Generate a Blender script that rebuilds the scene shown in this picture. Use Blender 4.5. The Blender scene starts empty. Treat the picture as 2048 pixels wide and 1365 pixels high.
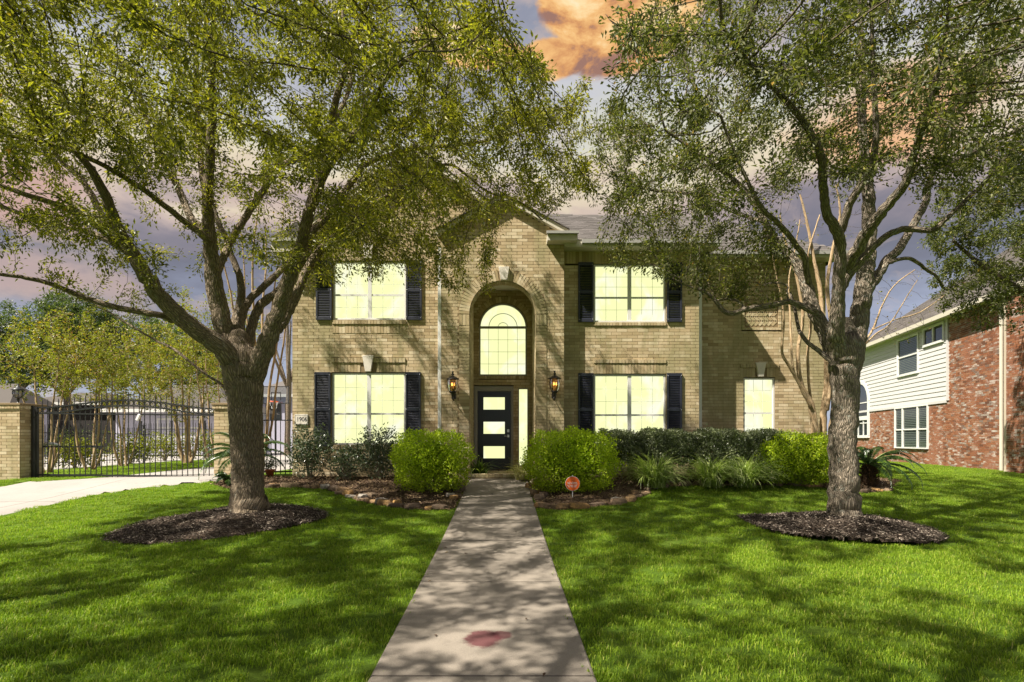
import bpy, math, random
import numpy as np
from mathutils import Vector, Matrix
R = math.radians
rng = np.random.default_rng(7)
random.seed(7)
scene = bpy.context.scene
C = scene.collection

# ------------------------------------------------------------------ camera
F_PX, CX, HY, CAMZ = 1100.0, 1010.0, 880.0, 1.5
cam_d = bpy.data.cameras.new('camera'); cam = bpy.data.objects.new('camera', cam_d); C.objects.link(cam)
cam.location = (0, 0, CAMZ); cam.rotation_euler = (R(90), 0, 0)
cam_d.sensor_width = 36; cam_d.lens = 36 * F_PX / 2048
cam_d.shift_x = (1024 - CX) / 2048; cam_d.shift_y = (HY - 682.5) / 2048
cam_d.clip_start = 0.05; cam_d.clip_end = 2000
scene.camera = cam

# ------------------------------------------------------------------ node helpers
class NT:
    def __init__(s, tree): s.t = tree; s.n = tree.nodes; s.l = tree.links
    def new(s, typ, ins=None, **kw):
        n = s.n.new(typ)
        for k, v in kw.items(): setattr(n, k, v)
        for k, v in (ins or {}).items():
            if hasattr(v, 'is_linked') or isinstance(v, bpy.types.NodeSocket): s.l.new(v, n.inputs[k])
            else: n.inputs[k].default_value = v
        return n
    def math(s, op, a, b=None, c=None, clamp=False):
        n = s.n.new('ShaderNodeMath'); n.operation = op; n.use_clamp = clamp
        for i, v in enumerate((a, b, c)):
            if v is None: continue
            if isinstance(v, bpy.types.NodeSocket): s.l.new(v, n.inputs[i])
            else: n.inputs[i].default_value = v
        return n.outputs[0]
    def mix(s, f, a, b, mode='MIX'):
        n = s.n.new('ShaderNodeMix'); n.data_type = 'RGBA'; n.blend_type = mode
        for i, v in ((0, f), (6, a), (7, b)):
            if isinstance(v, bpy.types.NodeSocket): s.l.new(v, n.inputs[i])
            else: n.inputs[i].default_value = (v if i == 0 else (*v, 1) if len(v) == 3 else v)
        return n.outputs[2]
    def ramp(s, f, stops, interp='LINEAR'):
        n = s.n.new('ShaderNodeValToRGB'); n.color_ramp.interpolation = interp
        e = n.color_ramp.elements
        while len(e) < len(stops): e.new(0.5)
        for k, (p, c) in enumerate(stops):
            e[k].position = p; e[k].color = (*c, 1) if len(c) == 3 else c
        s.l.new(f, n.inputs[0]); return n.outputs[0]
    def noise(s, vec, scale, detail=4, rough=.55, dist=0):
        n = s.new('ShaderNodeTexNoise', {'Scale': scale, 'Detail': detail, 'Roughness': rough, 'Distortion': dist})
        if vec is not None: s.l.new(vec, n.inputs['Vector'])
        return n.outputs[0]
    def mapping(s, vec, scale=(1, 1, 1), loc=(0, 0, 0)):
        n = s.new('ShaderNodeMapping'); s.l.new(vec, n.inputs['Vector'])
        n.inputs['Scale'].default_value = scale; n.inputs['Location'].default_value = loc
        return n.outputs[0]

def srgb(r, g, b):
    f = lambda c: (c / 255 / 12.92) if c / 255 <= .04045 else ((c / 255 + .055) / 1.055) ** 2.4
    return (f(r), f(g), f(b))

# ------------------------------------------------------------------ world, sun, exposure
SUN_AZ, SUN_EL = R(-119), R(53)       # azimuth measured from +Y (away from the camera) towards +X
world = bpy.data.worlds.new('World'); scene.world = world; world.use_nodes = True
w = NT(world.node_tree); w.n.clear()
sky = w.new('ShaderNodeTexSky', sky_type='NISHITA', sun_disc=False)
sky.sun_elevation = SUN_EL; sky.sun_rotation = SUN_AZ
sky_c = w.mix(1.0, sky.outputs[0], (.06, .06, .06), 'MULTIPLY')
geo = w.new('ShaderNodeNewGeometry')
tc = w.new('ShaderNodeTexCoord').outputs['Generated']
sep = w.new('ShaderNodeSeparateXYZ'); w.l.new(tc, sep.inputs[0])
dx, dy, dz = sep.outputs
elev = w.math('MULTIPLY', w.math('ARCSINE', dz), 180 / math.pi)
azim = w.math('MULTIPLY', w.math('ARCTAN2', dx, dy), 180 / math.pi)
nzb = w.noise(w.mapping(tc, (2.2, 2.2, 7)), 1.6, 5, .55, .3)
nzf = w.noise(w.mapping(tc, (3, 3, 7)), 4, 6, .6, .2)
e2 = w.math('ADD', elev, w.math('MULTIPLY', w.math('SUBTRACT', nzb, .5), 16))
e2 = w.math('ADD', e2, w.math('MULTIPLY', w.math('SUBTRACT', nzf, .5), 5))
e2 = w.math('SUBTRACT', e2, w.math('MULTIPLY', azim, .03))
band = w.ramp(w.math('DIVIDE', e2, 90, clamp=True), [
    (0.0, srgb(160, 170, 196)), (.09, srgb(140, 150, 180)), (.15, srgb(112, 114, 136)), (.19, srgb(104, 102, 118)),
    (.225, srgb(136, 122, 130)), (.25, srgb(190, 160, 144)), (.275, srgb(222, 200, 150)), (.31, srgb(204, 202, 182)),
    (.345, srgb(190, 190, 196)), (.38, srgb(148, 150, 166)), (.43, srgb(128, 132, 154)), (.52, srgb(190, 192, 202)), (.64, srgb(228, 229, 233)), (1, srgb(236, 237, 240))])  # last stops, overhead and out of view, brightened to add fill light
cn = w.noise(w.mapping(tc, (3, 3, 5)), 2.4, 7, .62, .5)
cmask = w.ramp(cn, [(.5, (0, 0, 0)), (.6, (1, 1, 1))])
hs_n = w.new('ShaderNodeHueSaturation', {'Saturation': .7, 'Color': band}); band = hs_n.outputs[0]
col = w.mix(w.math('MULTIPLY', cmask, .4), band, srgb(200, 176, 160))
# the lit cumulus: a puffy bank ahead and above
vor = w.noise(w.mapping(tc, (1, 1, 1.2)), 9, 8, .6, .3)
def blob(az, el, ra, re):
    a = w.math('DIVIDE', w.math('SUBTRACT', azim, az), ra); b = w.math('DIVIDE', w.math('SUBTRACT', elev, el), re)
    d = w.math('SQRT', w.math('ADD', w.math('MULTIPLY', a, a), w.math('MULTIPLY', b, b)))
    return w.math('SUBTRACT', 1, d)
bank = None
for a in ((9, 38.5, 7, 3.6), (15, 38.5, 8, 6.0), (12, 35.5, 8, 3.2), (4.5, 34.6, 6, 1.8), (-2, 35.2, 6, 1.8), (-6, 36, 4, 1.6), (23, 40, 9, 4)):
    b = blob(*a); bank = b if bank is None else w.math('MAXIMUM', bank, b)
bank = w.math('ADD', bank, w.math('MULTIPLY', w.math('SUBTRACT', vor, .5), 1.1))
bmask = w.ramp(bank, [(.12, (0, 0, 0)), (.3, (1, 1, 1))], 'EASE')
inner = w.noise(w.mapping(tc, (1, 1, 2.2), (3, 1, 0)), 9, 8, .65, .5)
bcol = w.ramp(inner, [(.36, srgb(150, 110, 92)), (.44, srgb(206, 146, 88)), (.52, srgb(232, 180, 112)), (.62, srgb(244, 212, 156)), (.74, srgb(248, 230, 196))])
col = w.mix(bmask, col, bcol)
for (az, el, ra, re, c) in ((35, 25.5, 9, 4.5, (232, 168, 110)), (-46, 18.5, 12, 3.5, (206, 164, 146)), (-44, 12.5, 12, 2.6, (188, 160, 150))):
    bb = w.math('ADD', blob(az, el, ra, re), w.math('MULTIPLY', w.math('SUBTRACT', vor, .5), 1.4))
    col = w.mix(w.math('MULTIPLY', w.ramp(bb, [(.1, (0, 0, 0)), (.5, (1, 1, 1))]), .75), col, srgb(*c))
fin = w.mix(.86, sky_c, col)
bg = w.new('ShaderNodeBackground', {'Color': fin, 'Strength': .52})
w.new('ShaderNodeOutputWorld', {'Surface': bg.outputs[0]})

sd = bpy.data.lights.new('sun', 'SUN'); so = bpy.data.objects.new('sun', sd); C.objects.link(so)
sd.energy = 4.6; sd.angle = R(.6); sd.color = (1, .93, .8)
sv = Vector((math.sin(SUN_AZ) * math.cos(SUN_EL), math.cos(SUN_AZ) * math.cos(SUN_EL), math.sin(SUN_EL)))
so.rotation_euler = sv.to_track_quat('Z', 'Y').to_euler(); so.location = (-10, -5, 30)
vs = scene.view_settings
vs.view_transform = 'Standard'; vs.look = 'None'; vs.gamma = 1; vs.use_curve_mapping = False; vs.exposure = 1.35

# ------------------------------------------------------------------ geometry helpers
def P(x, y, Y): return np.array([(x - CX) * Y / F_PX, Y, CAMZ + (HY - y) * Y / F_PX])
def G(X, Y):
    z = np.interp(Y, [-20, 0, 3.3, 5.4, 8, 10.8, 12.8, 16, 30, 200], [-.1, 0, .03, .08, .18, .36, .57, .6, .6, .6])
    k = np.clip((np.abs(np.asarray(X, float)) - 7) / 6, 0, 1)
    return z * (1 - .14 * k)
def PG(x, y):
    Y = 8.0
    for _ in range(60):
        X = (x - CX) * Y / F_PX
        Y = .6 * Y + .4 * F_PX * (CAMZ - float(G(X, Y))) / (y - HY)
    return np.array([(x - CX) * Y / F_PX, Y])
def inpoly(px, py, poly):
    inside = np.zeros(px.shape, bool); n = len(poly); j = n - 1
    for i in range(n):
        xi, yi = poly[i]; xj, yj = poly[j]
        if yi != yj:
            c = ((yi > py) != (yj > py)) & (px < (xj - xi) * (py - yi) / (yj - yi) + xi)
            inside ^= c
        j = i
    return inside
def edgedist(px, py, poly):
    d = np.full(px.shape, 1e9); n = len(poly)
    for i in range(n):
        ax, ay = poly[i]; bx, by = poly[(i + 1) % n]
        vx, vy = bx - ax, by - ay; L = vx * vx + vy * vy + 1e-12
        t = np.clip(((px - ax) * vx + (py - ay) * vy) / L, 0, 1)
        d = np.minimum(d, np.hypot(px - ax - t * vx, py - ay - t * vy))
    return d
def smoothpoly(pts, n=6, closed=False):
    pts = [np.asarray(p, float) for p in pts]; out = []
    m = len(pts); rngi = range(m if closed else m - 1)
    for i in rngi:
        g = (lambda k: pts[k % m]) if closed else (lambda k: pts[min(max(k, 0), m - 1)])
        p0, p1, p2, p3 = g(i - 1), g(i), g(i + 1), g(i + 2)
        for k in range(n):
            t = k / n
            out.append(.5 * ((2 * p1) + (-p0 + p2) * t + (2 * p0 - 5 * p1 + 4 * p2 - p3) * t * t + (-p0 + 3 * p1 - 3 * p2 + p3) * t ** 3))
    if not closed: out.append(pts[-1])
    return out

def mesh_np(name, V, Fl, mat=None, parent=None, smooth=False, rnd=None, uv=None, loc=None):
    """V (n,3); Fl: array (m,k) of equal polygons or list of arrays"""
    me = bpy.data.meshes.new(name)
    V = np.asarray(V, np.float32)
    if isinstance(Fl, np.ndarray): Fl = [Fl]
    Fl = [np.asarray(f, np.int32) for f in Fl if len(f)]
    nl = sum(f.size for f in Fl); nf = sum(len(f) for f in Fl)
    me.vertices.add(len(V)); me.vertices.foreach_set('co', V.ravel())
    me.loops.add(nl); me.polygons.add(nf)
    me.loops.foreach_set('vertex_index', np.concatenate([f.ravel() for f in Fl]))
    tot = np.concatenate([np.full(len(f), f.shape[1], np.int32) for f in Fl])
    st = np.concatenate([[0], np.cumsum(tot)[:-1]]).astype(np.int32)
    me.polygons.foreach_set('loop_start', st)
    me.update(calc_edges=True)
    me.polygons.foreach_set('use_smooth', np.full(nf, bool(smooth)))
    if rnd is not None:
        a = me.attributes.new('rnd', 'FLOAT', 'POINT'); a.data.foreach_set('value', np.asarray(rnd, np.float32))
    if uv is not None:
        l = me.uv_layers.new(name='UVMap'); idx = np.concatenate([f.ravel() for f in Fl])
        l.data.foreach_set('uv', np.asarray(uv, np.float32)[idx].ravel())
    if mat: me.materials.append(mat)
    o = bpy.data.objects.new(name, me); C.objects.link(o)
    if parent: o.parent = parent
    if loc is not None: o.location = loc
    return o

class MB:
    def __init__(s): s.v = []; s.f = []; s.r = []
    def add(s, vs, fs, r=None):
        b = len(s.v); s.v += [tuple(map(float, q)) for q in vs]; s.f += [tuple(b + i for i in f) for f in fs]
        s.r += [random.random() if r is None else r] * len(vs)
    def box(s, x0, x1, y0, y1, z0, z1, fr=None, r=None):
        q = [(x0, y0, z0), (x1, y0, z0), (x1, y1, z0), (x0, y1, z0), (x0, y0, z1), (x1, y0, z1), (x1, y1, z1), (x0, y1, z1)]
        if fr: q = [fr.p(*a) for a in q]
        s.add(q, [(0, 3, 2, 1), (4, 5, 6, 7), (0, 1, 5, 4), (1, 2, 6, 5), (2, 3, 7, 6), (3, 0, 4, 7)], r)
    def prism(s, pts, d0, d1, fr=None):
        """pts in (u,z); extruded along depth d0..d1 (frame w or world y)"""
        n = len(pts)
        f = fr.p if fr else (lambda u, w_, z: (u, w_, z))
        q = [f(u, d0, z) for u, z in pts] + [f(u, d1, z) for u, z in pts]
        s.add(q, [tuple(range(n))[::-1], tuple(range(n, 2 * n))] + [(i, (i + 1) % n, n + (i + 1) % n, n + i) for i in range(n)])
    def tube(s, pts, rad, n=8, cap=True):
        pts = [Vector(p) for p in pts]; m = len(pts)
        if not hasattr(rad, '__len__'): rad = [rad] * m
        up = Vector((0, 0, 1)); rings = []
        t0 = (pts[1] - pts[0]).normalized()
        a = t0.cross(up); a = t0.cross(Vector((1, 0, 0))) if a.length < .1 else a
        a.normalize(); vs = []
        for i, p in enumerate(pts):
            t = (pts[min(i + 1, m - 1)] - pts[max(i - 1, 0)]).normalized()
            a = (a - t * a.dot(t)).normalized(); b = t.cross(a)
            for k in range(n):
                an = 2 * math.pi * k / n
                vs.append(p + (a * math.cos(an) + b * math.sin(an)) * rad[i])
        fs = [(i * n + k, i * n + (k + 1) % n, (i + 1) * n + (k + 1) % n, (i + 1) * n + k) for i in range(m - 1) for k in range(n)]
        if cap: fs += [tuple(range(n))[::-1], tuple((m - 1) * n + k for k in range(n))]
        s.add(vs, fs)
    def lathe(s, c, prof, n=16, cap=True):
        vs = [(c[0] + r * math.cos(2 * math.pi * k / n), c[1] + r * math.sin(2 * math.pi * k / n), c[2] + z) for r, z in prof for k in range(n)]
        m = len(prof)
        fs = [(i * n + k, i * n + (k + 1) % n, (i + 1) * n + (k + 1) % n, (i + 1) * n + k) for i in range(m - 1) for k in range(n)]
        if cap: fs += [tuple(range(n))[::-1], tuple((m - 1) * n + k for k in range(n))]
        s.add(vs, fs)
    def build(s, name, mat, parent=None, smooth=False, bevel=0):
        me = bpy.data.meshes.new(name); me.from_pydata(s.v, [], s.f)
        a = me.attributes.new('rnd', 'FLOAT', 'POINT'); a.data.foreach_set('value', np.array(s.r, np.float32))
        if mat: me.materials.append(mat)
        me.polygons.foreach_set('use_smooth', [bool(smooth)] * len(me.polygons))
        me.update()
        o = bpy.data.objects.new(name, me); C.objects.link(o)
        if parent: o.parent = parent
        if bevel:
            m = o.modifiers.new('bevel', 'BEVEL'); m.width = bevel; m.segments = 1; m.limit_method = 'ANGLE'
        return o
class Frame:
    def __init__(s, o, u, n): s.o = np.array(o, float); s.u = np.array(u, float); s.n = np.array(n, float)
    def p(s, u, w_, z):
        q = s.o + s.u * u + s.n * w_; return (q[0], q[1], z)
    def mat(s): return np.array([[s.u[0], s.n[0], 0], [s.u[1], s.n[1], 0], [0, 0, 1.]])
def FY(Y): return Frame((0, Y), (1, 0), (0, -1))

def thing(name, label, cat, loc=(0, 0, 0), group=None):
    o = bpy.data.objects.new(name, None); C.objects.link(o); o.empty_display_size = .2
    o.location = loc; o['label'] = label; o['category'] = cat
    if group: o['group'] = group
    bpy.context.view_layer.update()
    return o
def tag(o, label, cat, group=None):
    o['label'] = label; o['category'] = cat
    if group: o['group'] = group
    return o
def struct(o): o['kind'] = 'structure'; return o
def stuff(o): o['kind'] = 'stuff'; return o
# things whose parts are built in world coordinates keep their Empty's base point through this
def settle(root, base):
    base = Vector(base)
    for ch in root.children: ch.location = ch.location - base
    root.location = base

# ------------------------------------------------------------------ materials
def newmat(name):
    m = bpy.data.materials.new(name); m.use_nodes = True; t = NT(m.node_tree); t.n.clear()
    out = t.new('ShaderNodeOutputMaterial'); return m, t, out
def pbsdf(t, out, col, rough=.7, bump=None, bstr=.3, bdist=.01, metal=0, spec=.4, **kw):
    p = t.new('ShaderNodeBsdfPrincipled', {'Metallic': metal, 'Specular IOR Level': spec})
    for k, v in (('Base Color', col), ('Roughness', rough)):
        if isinstance(v, bpy.types.NodeSocket): t.l.new(v, p.inputs[k])
        else: p.inputs[k].default_value = (*v, 1) if k == 'Base Color' else v
    for k, v in kw.items(): p.inputs[k].default_value = v
    if bump is not None:
        b = t.new('ShaderNodeBump', {'Strength': bstr, 'Distance': bdist, 'Height': bump}); t.l.new(b.outputs[0], p.inputs['Normal'])
    t.l.new(p.outputs[0], out.inputs[0]); return p
def attr(t, name='rnd'): return t.new('ShaderNodeAttribute', attribute_name=name).outputs['Fac']
def objrand(t): return t.new('ShaderNodeObjectInfo').outputs['Random']
def pos(t): return t.new('ShaderNodeNewGeometry').outputs['Position']
def simple(name, col, rough=.6, metal=0, var=.12, scale=8, spec=.4, bump=.1):
    m, t, out = newmat(name)
    n = t.noise(pos(t), scale, 5)
    n2 = t.noise(pos(t), scale * 6, 3)
    c = t.mix(t.math('MULTIPLY', n, 1), tuple(x * (1 - var) for x in col), tuple(min(1, x * (1 + var)) for x in col))
    pbsdf(t, out, c, rough, n2, bump, .004, metal, spec); return m

def brick_mat(name, stops, stain, pale=None):
    m, t, out = newmat(name)
    r = t.math('FRACT', t.math('ADD', attr(t), objrand(t)))
    c = t.ramp(r, stops)
    ps = pos(t)
    n = t.noise(ps, 60, 4, .7); c = t.mix(t.math('MULTIPLY', n, .45), c, tuple(x * .55 for x in stops[0][1]))
    big = t.noise(t.mapping(ps, (1.2, 1.2, .4)), 1.3, 6, .65, .4)
    c = t.mix(t.ramp(big, [(.46, (0, 0, 0)), (.62, (.85, .85, .85))]), c, stain, 'MIX')
    if pale:
        pn = t.noise(t.mapping(ps, (1, 1, 3)), 2.6, 6, .7, .3)
        pm = t.math('MULTIPLY', t.ramp(pn, [(.5, (0, 0, 0)), (.62, (1, 1, 1))]), t.ramp(t.math('FRACT', t.math('MULTIPLY', r, 7.3)), [(.35, (0, 0, 0)), (.6, (1, 1, 1))]))
        c = t.mix(t.math('MULTIPLY', pm, .8), c, pale)
    pbsdf(t, out, c, .85, t.noise(ps, 90, 4, .7), .25, .003, spec=.2); return m
M = {}
M['brick'] = brick_mat('tan_brick', [(0, (.33, .245, .14)), (.15, (.46, .35, .205)), (.45, (.55, .425, .265)), (.8, (.62, .5, .33)), (1, (.72, .61, .43))], (.3, .26, .14))
M['brick_dark'] = M['brick']
M['red_brick'] = brick_mat('red_brick', [(0, (.12, .055, .035)), (.25, (.22, .08, .04)), (.55, (.3, .115, .055)), (.75, (.33, .17, .1)), (.88, (.17, .12, .1)), (1, (.4, .33, .28))], (.26, .11, .065), (.5, .45, .41))
def mortar(name, c1, c2):
    m, t, out = newmat(name); c = t.mix(t.noise(pos(t), 2, 5), c1, c2); pbsdf(t, out, c, .95, t.noise(pos(t), 60), .5, .004, spec=.1); return m
M['mortar'] = mortar('mortar', (.17, .125, .07), (.27, .2, .12))
M['red_mortar'] = mortar('pale_mortar', (.4, .33, .25), (.52, .45, .36))
M['white'] = simple('white_paint', (.62, .61, .59), .5, var=.06)
M['cream'] = simple('cream_paint', (.5, .46, .38), .6, var=.08)
M['limestone'] = simple('cast_stone', (.62, .57, .5), .85, var=.14, scale=9, bump=.3)
M['shutter'] = simple('navy_shutter', (.018, .02, .034), .45, var=.25, spec=.5)
M['iron'] = simple('black_iron', (.012, .012, .013), .45, .0, var=.3, spec=.5)
M['bronze'] = simple('aged_bronze', (.05, .045, .04), .38, .7, var=.4, scale=25)
M['chrome'] = simple('brushed_nickel', (.6, .58, .54), .3, .9)
M['door'] = simple('black_door', (.01, .01, .013), .3, var=.2, spec=.5)
M['greyframe'] = simple('grey_frame', (.3, .29, .27), .55, var=.1)
M['siding'] = simple('white_siding', (.5, .485, .48), .6, var=.06, scale=3)
M['garage'] = simple('garage_siding', (.42, .41, .5), .7, var=.06, scale=3)
M['steel'] = simple('galvanised_wire', (.5, .5, .5), .4, .5)
M['terracotta'] = simple('terracotta', (.5, .14, .05), .8)
M['dark_wood'] = simple('dark_fence_board', (.022, .018, .016), .9, var=.35, scale=4)

def concrete(name, c1, c2, stain=None, joint=False):
    m, t, out = newmat(name); ps = pos(t)
    n = t.noise(ps, .9, 7, .65, .3); f = t.noise(ps, 130, 3, .7)
    c = t.mix(t.ramp(n, [(.3, (0, 0, 0)), (.7, (1, 1, 1))]), c1, c2)
    c = t.mix(t.ramp(f, [(.35, (.35, .35, .35)), (.6, (0, 0, 0))]), c, tuple(x * .45 for x in c1))
    sp = t.noise(ps, 5, 6, .7)
    c = t.mix(t.ramp(sp, [(.58, (0, 0, 0)), (.75, (.5, .5, .5))]), c, tuple(x * .55 for x in c1))
    if stain:
        for (sx, sy, rx, ry, a) in stain:
            s = t.new('ShaderNodeSeparateXYZ', {0: ps})
            ax = t.math('DIVIDE', t.math('SUBTRACT', s.outputs[0], sx), rx); ay = t.math('DIVIDE', t.math('SUBTRACT', s.outputs[1], sy), ry)
            d = t.math('SQRT', t.math('ADD', t.math('MULTIPLY', ax, ax), t.math('MULTIPLY', ay, ay)))
            d = t.math('ADD', d, t.math('MULTIPLY', t.math('SUBTRACT', t.noise(ps, 16, 6, .75), .5), .9))
            c = t.mix(t.math('MULTIPLY', t.ramp(d, [(.7, (1, 1, 1)), (1.0, (0, 0, 0))]), a), c, (.1, .03, .035))
    if joint:
        s_ = t.new('ShaderNodeSeparateXYZ', {0: ps})
        for k_ in (0, 1):
            fr_ = t.math('FRACT', t.math('DIVIDE', t.math('ADD', s_.outputs[k_], 100.4 - .9 * k_), 3.05))
            c = t.mix(t.math('MULTIPLY', t.math('LESS_THAN', fr_, .008), .8), c, tuple(x * .3 for x in c1))
    pbsdf(t, out, c, .88, f, .45, .004, spec=.2); return m
M['walk'] = concrete('walk_concrete', (.2, .174, .145), (.29, .25, .208), [(-.155, 3.93, .15, .18, .9), (-.02, 4.0, .08, .09, .8)])
M['drive'] = concrete('drive_concrete', (.3, .28, .26), (.38, .35, .325), joint=True)
def ground_mat(name, c1, c2, c3, s=14):
    m, t, out = newmat(name); ps = pos(t)
    a = t.noise(ps, s, 6, .75); b = t.noise(ps, 1.1, 5, .6, .4)
    c = t.mix(t.ramp(a, [(.35, (0, 0, 0)), (.65, (1, 1, 1))]), c1, c2); c = t.mix(t.ramp(b, [(.45, (0, 0, 0)), (.62, (.8, .8, .8))]), c, c3)
    pbsdf(t, out, c, .95, t.noise(ps, 45, 6, .8), 1, .03, spec=.1); return m
M['lawn_soil'] = ground_mat('lawn_soil', (.06, .11, .01), (.1, .17, .016), (.11, .17, .02), 40)
M['mulch'] = ground_mat('mulch', (.022, .017, .014), (.07, .052, .04), (.16, .115, .085))
M['bed'] = ground_mat('bed_mulch', (.04, .027, .018), (.12, .08, .055), (.22, .15, .1))
def chip_mat():
    m, t, out = newmat('bark_chip'); c = t.ramp(attr(t), [(0, (.03, .024, .02)), (.5, (.09, .07, .057)), (.82, (.19, .15, .12)), (1, (.5, .43, .35))])
    pbsdf(t, out, c, .9, spec=.15); return m
M['chip'] = chip_mat()
def litter_mat():
    m, t, out = newmat('leaf_litter'); c = t.ramp(attr(t), [(0, (.03, .02, .014)), (.45, (.11, .065, .035)), (.8, (.25, .17, .09)), (1, (.42, .33, .18))])
    pbsdf(t, out, c, .8, spec=.2); return m
M['litter'] = litter_mat()
def stone_mat():
    m, t, out = newmat('edging_stone'); ps = pos(t)
    c = t.ramp(objrand(t), [(0, (.13, .09, .065)), (.3, (.22, .16, .11)), (.5, (.3, .2, .12)), (.68, (.42, .24, .08)), (.8, (.33, .3, .26)), (1, (.5, .44, .38))])
    n = t.noise(ps, 14, 6, .7)
    c = t.mix(t.ramp(n, [(.4, (0, 0, 0)), (.65, (.8, .8, .8))]), c, (.1, .07, .05))
    pbsdf(t, out, c, .9, n, .8, .02, spec=.2); return m
M['stone'] = stone_mat()
def leaf_mat(name, stops, trans=.35, rough=.45, obj=False, spec=.4):
    m, t, out = newmat(name)
    r = attr(t) if not obj else t.math('FRACT', t.math('ADD', attr(t), objrand(t)))
    c = t.ramp(r, stops)
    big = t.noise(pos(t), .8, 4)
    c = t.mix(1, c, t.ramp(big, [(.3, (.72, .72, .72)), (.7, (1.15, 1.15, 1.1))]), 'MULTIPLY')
    p = t.new('ShaderNodeBsdfPrincipled', {'Base Color': c, 'Roughness': rough, 'Specular IOR Level': spec})
    tr = t.new('ShaderNodeBsdfTranslucent', {'Color': t.mix(1, c, (1.5, 1.7, .7), 'MULTIPLY')})
    mx = t.new('ShaderNodeMixShader', {0: trans, 1: p.outputs[0], 2: tr.outputs[0]})
    t.l.new(mx.outputs[0], out.inputs[0]); return m
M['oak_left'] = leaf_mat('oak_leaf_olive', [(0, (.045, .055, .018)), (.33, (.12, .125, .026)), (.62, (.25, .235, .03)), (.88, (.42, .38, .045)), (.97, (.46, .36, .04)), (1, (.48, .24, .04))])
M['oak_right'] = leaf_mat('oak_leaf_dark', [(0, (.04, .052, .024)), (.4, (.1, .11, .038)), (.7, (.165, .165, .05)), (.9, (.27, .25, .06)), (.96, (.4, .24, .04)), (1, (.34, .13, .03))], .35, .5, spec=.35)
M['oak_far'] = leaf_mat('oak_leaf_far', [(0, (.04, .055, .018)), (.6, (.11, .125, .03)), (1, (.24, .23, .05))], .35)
M['myrtle_leaf'] = leaf_mat('myrtle_leaf', [(0, (.06, .07, .015)), (.45, (.14, .15, .018)), (.8, (.25, .25, .025)), (1, (.32, .16, .03))], .4)
M['far_leaf'] = leaf_mat('far_leaf', [(0, (.035, .06, .02)), (.6, (.085, .12, .03)), (1, (.16, .19, .05))], .3)
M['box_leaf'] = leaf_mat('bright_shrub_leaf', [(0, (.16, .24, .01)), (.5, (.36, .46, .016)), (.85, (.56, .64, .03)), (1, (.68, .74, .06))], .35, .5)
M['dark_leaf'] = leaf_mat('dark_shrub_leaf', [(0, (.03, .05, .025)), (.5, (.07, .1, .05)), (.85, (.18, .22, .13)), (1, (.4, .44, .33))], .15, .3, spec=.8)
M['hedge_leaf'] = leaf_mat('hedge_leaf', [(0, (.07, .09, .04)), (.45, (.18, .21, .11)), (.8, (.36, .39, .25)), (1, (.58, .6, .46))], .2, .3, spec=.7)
M['strap_leaf'] = leaf_mat('strap_leaf', [(0, (.14, .21, .05)), (.5, (.32, .41, .11)), (.85, (.55, .6, .27)), (1, (.68, .68, .44))], .3, .4)
M['dry_strap'] = leaf_mat('dry_strap_leaf', [(0, (.2, .2, .08)), (.5, (.4, .36, .18)), (1, (.6, .56, .36))], .3, .5)
M['fern_leaf'] = leaf_mat('fern_leaf', [(0, (.03, .06, .012)), (.7, (.08, .14, .02)), (1, (.3, .38, .08))], .3)
M['sago_leaf'] = leaf_mat('sago_leaf', [(0, (.02, .05, .012)), (.6, (.05, .1, .02)), (.9, (.12, .18, .05)), (1, (.3, .36, .1))], .2, .3, spec=.7)
M['grass'] = leaf_mat('grass_blade', [(0, (.1, .17, .012)), (.4, (.17, .27, .018)), (.75, (.24, .34, .025)), (.93, (.32, .39, .04)), (1, (.42, .38, .13))], .35, .5, obj=True, spec=.25)
def bark(name, dark, light, lichen=0., scale=1.0, furrow=1.0):
    m, t, out = newmat(name)
    uv = t.new('ShaderNodeTexCoord').outputs['UV']
    mp = t.mapping(uv, (34 * scale, 9 * scale, 1))
    v = t.new('ShaderNodeTexVoronoi', {'Scale': 1.0, 'Vector': mp, 'Randomness': 1.0}, feature='DISTANCE_TO_EDGE')
    wv = t.noise(mp, 1.4, 5, .7, 1.2)
    h = t.math('ADD', t.math('MINIMUM', t.math('MULTIPLY', v.outputs[0], 2.4), .8), t.math('MULTIPLY', wv, .8))
    c = t.mix(t.ramp(h, [(.35, (0, 0, 0)), (1, (1, 1, 1))]), dark, light)
    ps = pos(t)
    c = t.mix(t.math('MULTIPLY', t.noise(ps, 2.2, 4), .5), c, tuple(x * .5 for x in light))
    if lichen:
        ln = t.noise(ps, 12, 7, .75, .3)
        c = t.mix(t.math('MULTIPLY', t.ramp(ln, [(.55, (0, 0, 0)), (.63, (1, 1, 1))]), lichen), c, (.33, .34, .29))
    pbsdf(t, out, c, .92, h, 1.0, .03 * furrow, spec=.15); return m
M['bark_l'] = bark('oak_bark', (.085, .064, .045), (.42, .33, .235), .4)
M['bark_r'] = bark('oak_bark_lichen', (.08, .064, .05), (.42, .345, .265), .75)
M['twig'] = bark('twig_bark', (.13, .1, .07), (.32, .26, .19), .3)
M['myrtle_bark'] = bark('myrtle_bark', (.3, .2, .11), (.5, .37, .23), .15, .35, .3)
M['sago_bark'] = bark('sago_bark', (.02, .013, .01), (.12, .07, .04), 0, 1.2)
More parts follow.
